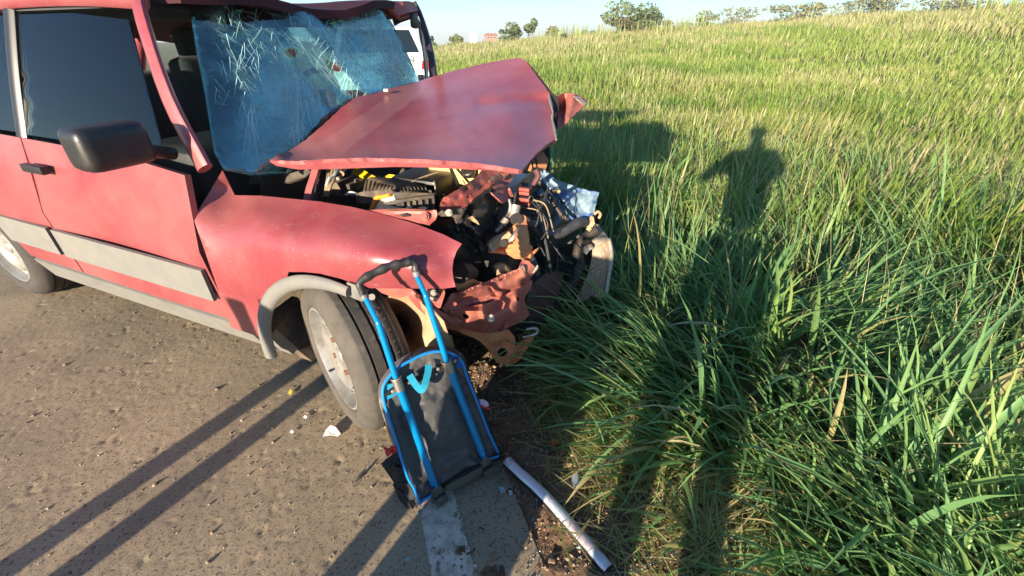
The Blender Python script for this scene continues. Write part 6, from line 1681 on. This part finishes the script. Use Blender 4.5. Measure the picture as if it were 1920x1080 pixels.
# ------------------------------------------------------------------ the photographer, then unseen blockers added to throw long shadows
def person(label, foot, face, top, legs, stance=.16, arms='down', shift=0.0, height=1.70):
    fx = np.array([sin(face), cos(face), 0]); rx = np.array([cos(face), -sin(face), 0]); k = height / 1.70
    F_ = np.array([foot[0], foot[1], 0.0])
    J = lambda r, f, z: F_ + (rx * r + fx * f + ZED * z) * k
    root = thing('person', label, 'person', F_, 'people standing behind the camera')

    def skin(name, pts, edges, m, parent=None, sub=2):
        me = bpy.data.meshes.new(name)
        me.from_pydata([tuple(p - F_) for p, _ in pts], [], edges and []) if False else me.from_pydata([tuple(p - F_) for p, _ in pts], edges, [])
        o = bpy.data.objects.new(name, me); link(o, parent if parent is not None else root); WLOC[o.name] = F_
        sk = o.modifiers.new('skin', 'SKIN'); sk.use_smooth_shade = True; sk.branch_smoothing = .4
        for i, (_, r) in enumerate(pts):
            r = r if isinstance(r, tuple) else (r, r)
            me.skin_vertices[0].data[i].radius = (r[0] * k, r[1] * k)
        me.skin_vertices[0].data[0].use_root = True
        ss = o.modifiers.new('subdiv', 'SUBSURF'); ss.levels = sub; ss.render_levels = sub
        me.materials.append(m)
        return o
    h = stance / 2
    body = skin('body', [(J(shift, 0, .94), .12), (J(shift, 0, 1.12), .115), (J(shift, 0, 1.30), .135), (J(shift, -.01, 1.42), .095), (J(shift, .0, 1.50), .052), (J(shift, .015, 1.56), .062), (J(shift, .02, 1.63), .082), (J(shift, .01, 1.69), .055)],
                [(i, i + 1) for i in range(7)], skin_mat)
    skin('shirt', [(J(shift, 0, .90), .145), (J(shift, 0, 1.10), .14), (J(shift, 0, 1.30), .150), (J(shift, -.01, 1.40), .105), (J(shift - .19, 0, 1.38), .062), (J(shift + .19, 0, 1.38), .062), (J(shift - .23, 0, 1.20), .055), (J(shift + .23, 0, 1.20), .055)],
         [(0, 1), (1, 2), (2, 3), (2, 4), (2, 5), (4, 6), (5, 7)], top, body)
    lg = skin('trousers', [(J(shift, 0, .90), .14), (J(-h, 0, .80), .085), (J(-h, .01, .48), .060), (J(-h, 0, .08), .048), (J(h, 0, .80), .085), (J(h, .01, .48), .060), (J(h, 0, .08), .048)],
              [(0, 1), (1, 2), (2, 3), (0, 4), (4, 5), (5, 6)], legs, body)
    for sg in (-1, 1):
        skin('shoe', [(J(sg * h, -.05, .05), .045), (J(sg * h, .06, .045), .045), (J(sg * h, .16, .035), .032)], [(0, 1), (1, 2)], black_plastic, body, 1)
        if arms == 'down':
            el, wr = J(shift + sg * .27, .0, 1.12), J(shift + sg * .26, .08, .90)
        else:
            el, wr = J(shift + sg * .26, .16, 1.14), J(shift + sg * .085, .27, 1.245)
        sh_ = J(shift + sg * .21, 0, 1.36)
        skin('arm', [(sh_, .05), (el, .040), (wr, .027)], [(0, 1), (1, 2)], skin_mat, body)
        d = wr - el; d /= np.linalg.norm(d)
        palm = wr + d * .05
        side = np.cross(d, ZED); side /= np.linalg.norm(side); up_ = np.cross(side, d)
        inner = -side if (side @ rx) * sg > 0 else side
        skin('hand', [(wr, .024), (palm, (.032, .020)), (palm + d * .035, (.034, .017))], [(0, 1), (1, 2)], skin_mat, body, 1)
        for q, ln in zip((-.027, -.009, .009, .027), (.066, .076, .072, .056)):
            b_0 = palm + d * .04 + up_ * q
            skin('finger', [(b_0 - d * .02, .0088), (b_0 + d * ln * .5, .0082), (b_0 + d * ln * .82 + inner * ln * .35, .0075), (b_0 + d * ln * .85 + inner * ln * .70, .0062)], [(0, 1), (1, 2), (2, 3)], skin_mat, body, 1)
        t0 = palm + up_ * .03
        skin('thumb', [(palm + up_ * .015, .012), (t0 + d * .02 + up_ * .012, .010), (t0 + d * .045 + inner * .02, .008)], [(0, 1), (1, 2)], skin_mat, body, 1)
    V, Fs, _ = lathe_vf(J(shift, -.004, 1.645), ZED, [(.088 * k, -.03), (.094 * k, 0), (.088 * k, .035), (.06 * k, .075), (.02 * k, .092), (.001, .094)], 24)
    obj('hair', V, Fs, hair_mat, body)
    for sg in (-1, 1):
        V, Fs = disc_vf(J(shift + sg * .03, .098, 1.625), fx, .009, .006, 10, .006); obj('eye', V, Fs, white_label, body)
        V, Fs = box_vf(J(shift + sg * .084, .01, 1.61), (.008, .018, .028), (rx, fx, ZED), .006); obj('ear', V, Fs, skin_mat, body)
    V, Fs = box_vf(J(shift, .108, 1.60), (.011, .014, .022), (rx, fx, ZED), .007); obj('nose', V, Fs, skin_mat, body)
    V, Fs = box_vf(J(shift, .092, 1.565), (.022, .006, .005), (rx, fx, ZED), .003); obj('mouth', V, Fs, rust_red, body)
    return root


person('photographer holding up a phone whose shadow falls over the long grass', (-.12, -.32), 0.0, shirt_a, jeans, stance=.24, arms='up')
# upright block shaped like luggage, added out of view to cast a shadow
sx = np.array([-.683, -.30, 0.0])
sc_ = thing('shadow_case', 'unseen upright block added behind the camera to shade the verge and wreck', 'shadow_case', sx)
SA = (np.array([.88, -.48, 0]), np.array([.48, .88, 0]), ZED)
box('shell', sx + ZED * .46, (.165, .11, .42), mat('dark_shadow_case', (.03, .03, .05), .5), sc_, axes=SA, bevel=.04, seg=3)
for g in (-1, 1):
    tube('handle_rod', [sx + SA[0] * .07 * g + ZED * .86, sx + SA[0] * .07 * g + ZED * .98], .008, steel, sc_, sub=1)
    for g2 in (-1, 1):
        V, Fs, _ = lathe_vf(sx + SA[0] * .11 * g + SA[1] * .08 * g2 + ZED * .022, SA[0], [(.004, -.01), (.02, -.01), (.022, 0), (.02, .01), (.004, .01)], 16); obj('castor', V, Fs, black_plastic, sc_)
tube('handle_grip', [sx - SA[0] * .085 + ZED * .985, sx + SA[0] * .085 + ZED * .985], .013, black_plastic, sc_, sub=1)
def shadow_post(px_, hh, label):  # posts added out of view only to throw bands of shadow
    px_ = np.array([px_[0], px_[1], 0.0])
    po = thing('shadow_post', label, 'shadow post', px_, 'unseen posts added to cast shadows')
    box('base', px_ + ZED * .03, (.16, .16, .03), black_plastic, po, axes=np.eye(3), bevel=.01)
    tube('shaft', [px_ + ZED * .05, px_ + ZED * hh], .042, mat('post_orange', (.7, .2, .03), .5), po, sub=1, seg=16)
    for z_ in (.5, .76): tube('reflective_band', [px_ + ZED * hh * z_, px_ + ZED * (hh * z_ + .09)], .0435, white_label, po, sub=1, seg=16)


shadow_post((-.985, -.36), .64, 'short unseen post added to cast a shadow band over the backpack')
shadow_post((-1.80, -.50), .88, 'nearer of two tall unseen posts added to cast shadow bands by the front wheel')
shadow_post((-2.02, -.56), .88, 'farther left of two tall unseen posts added to cast shadow bands')
ph = box('phone', (0, -.022, 1.25), (.037, .005, .078), black_plastic, None, axes=np.eye(3), bevel=.004); tag(ph, 'black mobile phone held up in both hands of the photographer', 'phone')

# tall weeds standing along the crest
r = np.random.default_rng(91); n = 1500
a_w = np.radians(r.uniform(2, 52, n)); rr = r.uniform(46, 63, n); x, y = rr * np.sin(a_w), rr * np.cos(a_w)
k_ = vnoise(x, y, 3.5, 92) > .45; x, y = x[k_], y[k_]; n = len(x)
blades('tall_weeds', x, y, r.uniform(.8, 2.0, n) * (.6 + .6 * vnoise(x, y, 5, 93)), r.uniform(.05, .10, n), r.uniform(0, 2 * pi, n), np.abs(r.normal(.1, .1, n)), np.abs(r.normal(.3, .25, n)), r.uniform(.3, .95, n), g_far, segs=3, seed=94)

# warm haze over the field
hz = bpy.data.materials.new('haze'); hz.use_nodes = True; t = hz.node_tree; t.nodes.remove(t.nodes['Principled BSDF'])
pv = t.nodes.new('ShaderNodeVolumePrincipled'); pv.inputs['Color'].default_value = (.93, .97, 1, 1); pv.inputs['Density'].default_value = .0012; pv.inputs['Anisotropy'].default_value = .1
t.links.new(pv.outputs[0], t.nodes['Material Output'].inputs['Volume'])
V = np.array([[sx_ * 1650, sy_ * 1650, z_] for z_ in (-60, 27) for sx_, sy_ in ((-1, -1), (1, -1), (1, 1), (-1, 1))], float)
obj('haze', V, [(3, 2, 1, 0), (4, 5, 6, 7), (0, 1, 5, 4), (1, 2, 6, 5), (2, 3, 7, 6), (3, 0, 4, 7)], hz, None, smooth=False, kind='stuff')

# thin flowering stems standing above the field
r = np.random.default_rng(95); n = 2600
x, y, rr, r = polar(n, 1.8, 14, -20, 60, 1.3, 96)
u, v = uv(x, y); k_ = (u > .85) & ~under_car(x, y, .5); x, y = x[k_], y[k_]; n = len(x)
blades('seed_stems', x, y, r.uniform(.35, .70, n), r.uniform(.002, .005, n), r.uniform(0, 2 * pi, n), np.abs(r.normal(.15, .15, n)), np.abs(r.normal(.35, .3, n)), r.uniform(.74, 1.0, n), g_far, segs=4, seed=97)
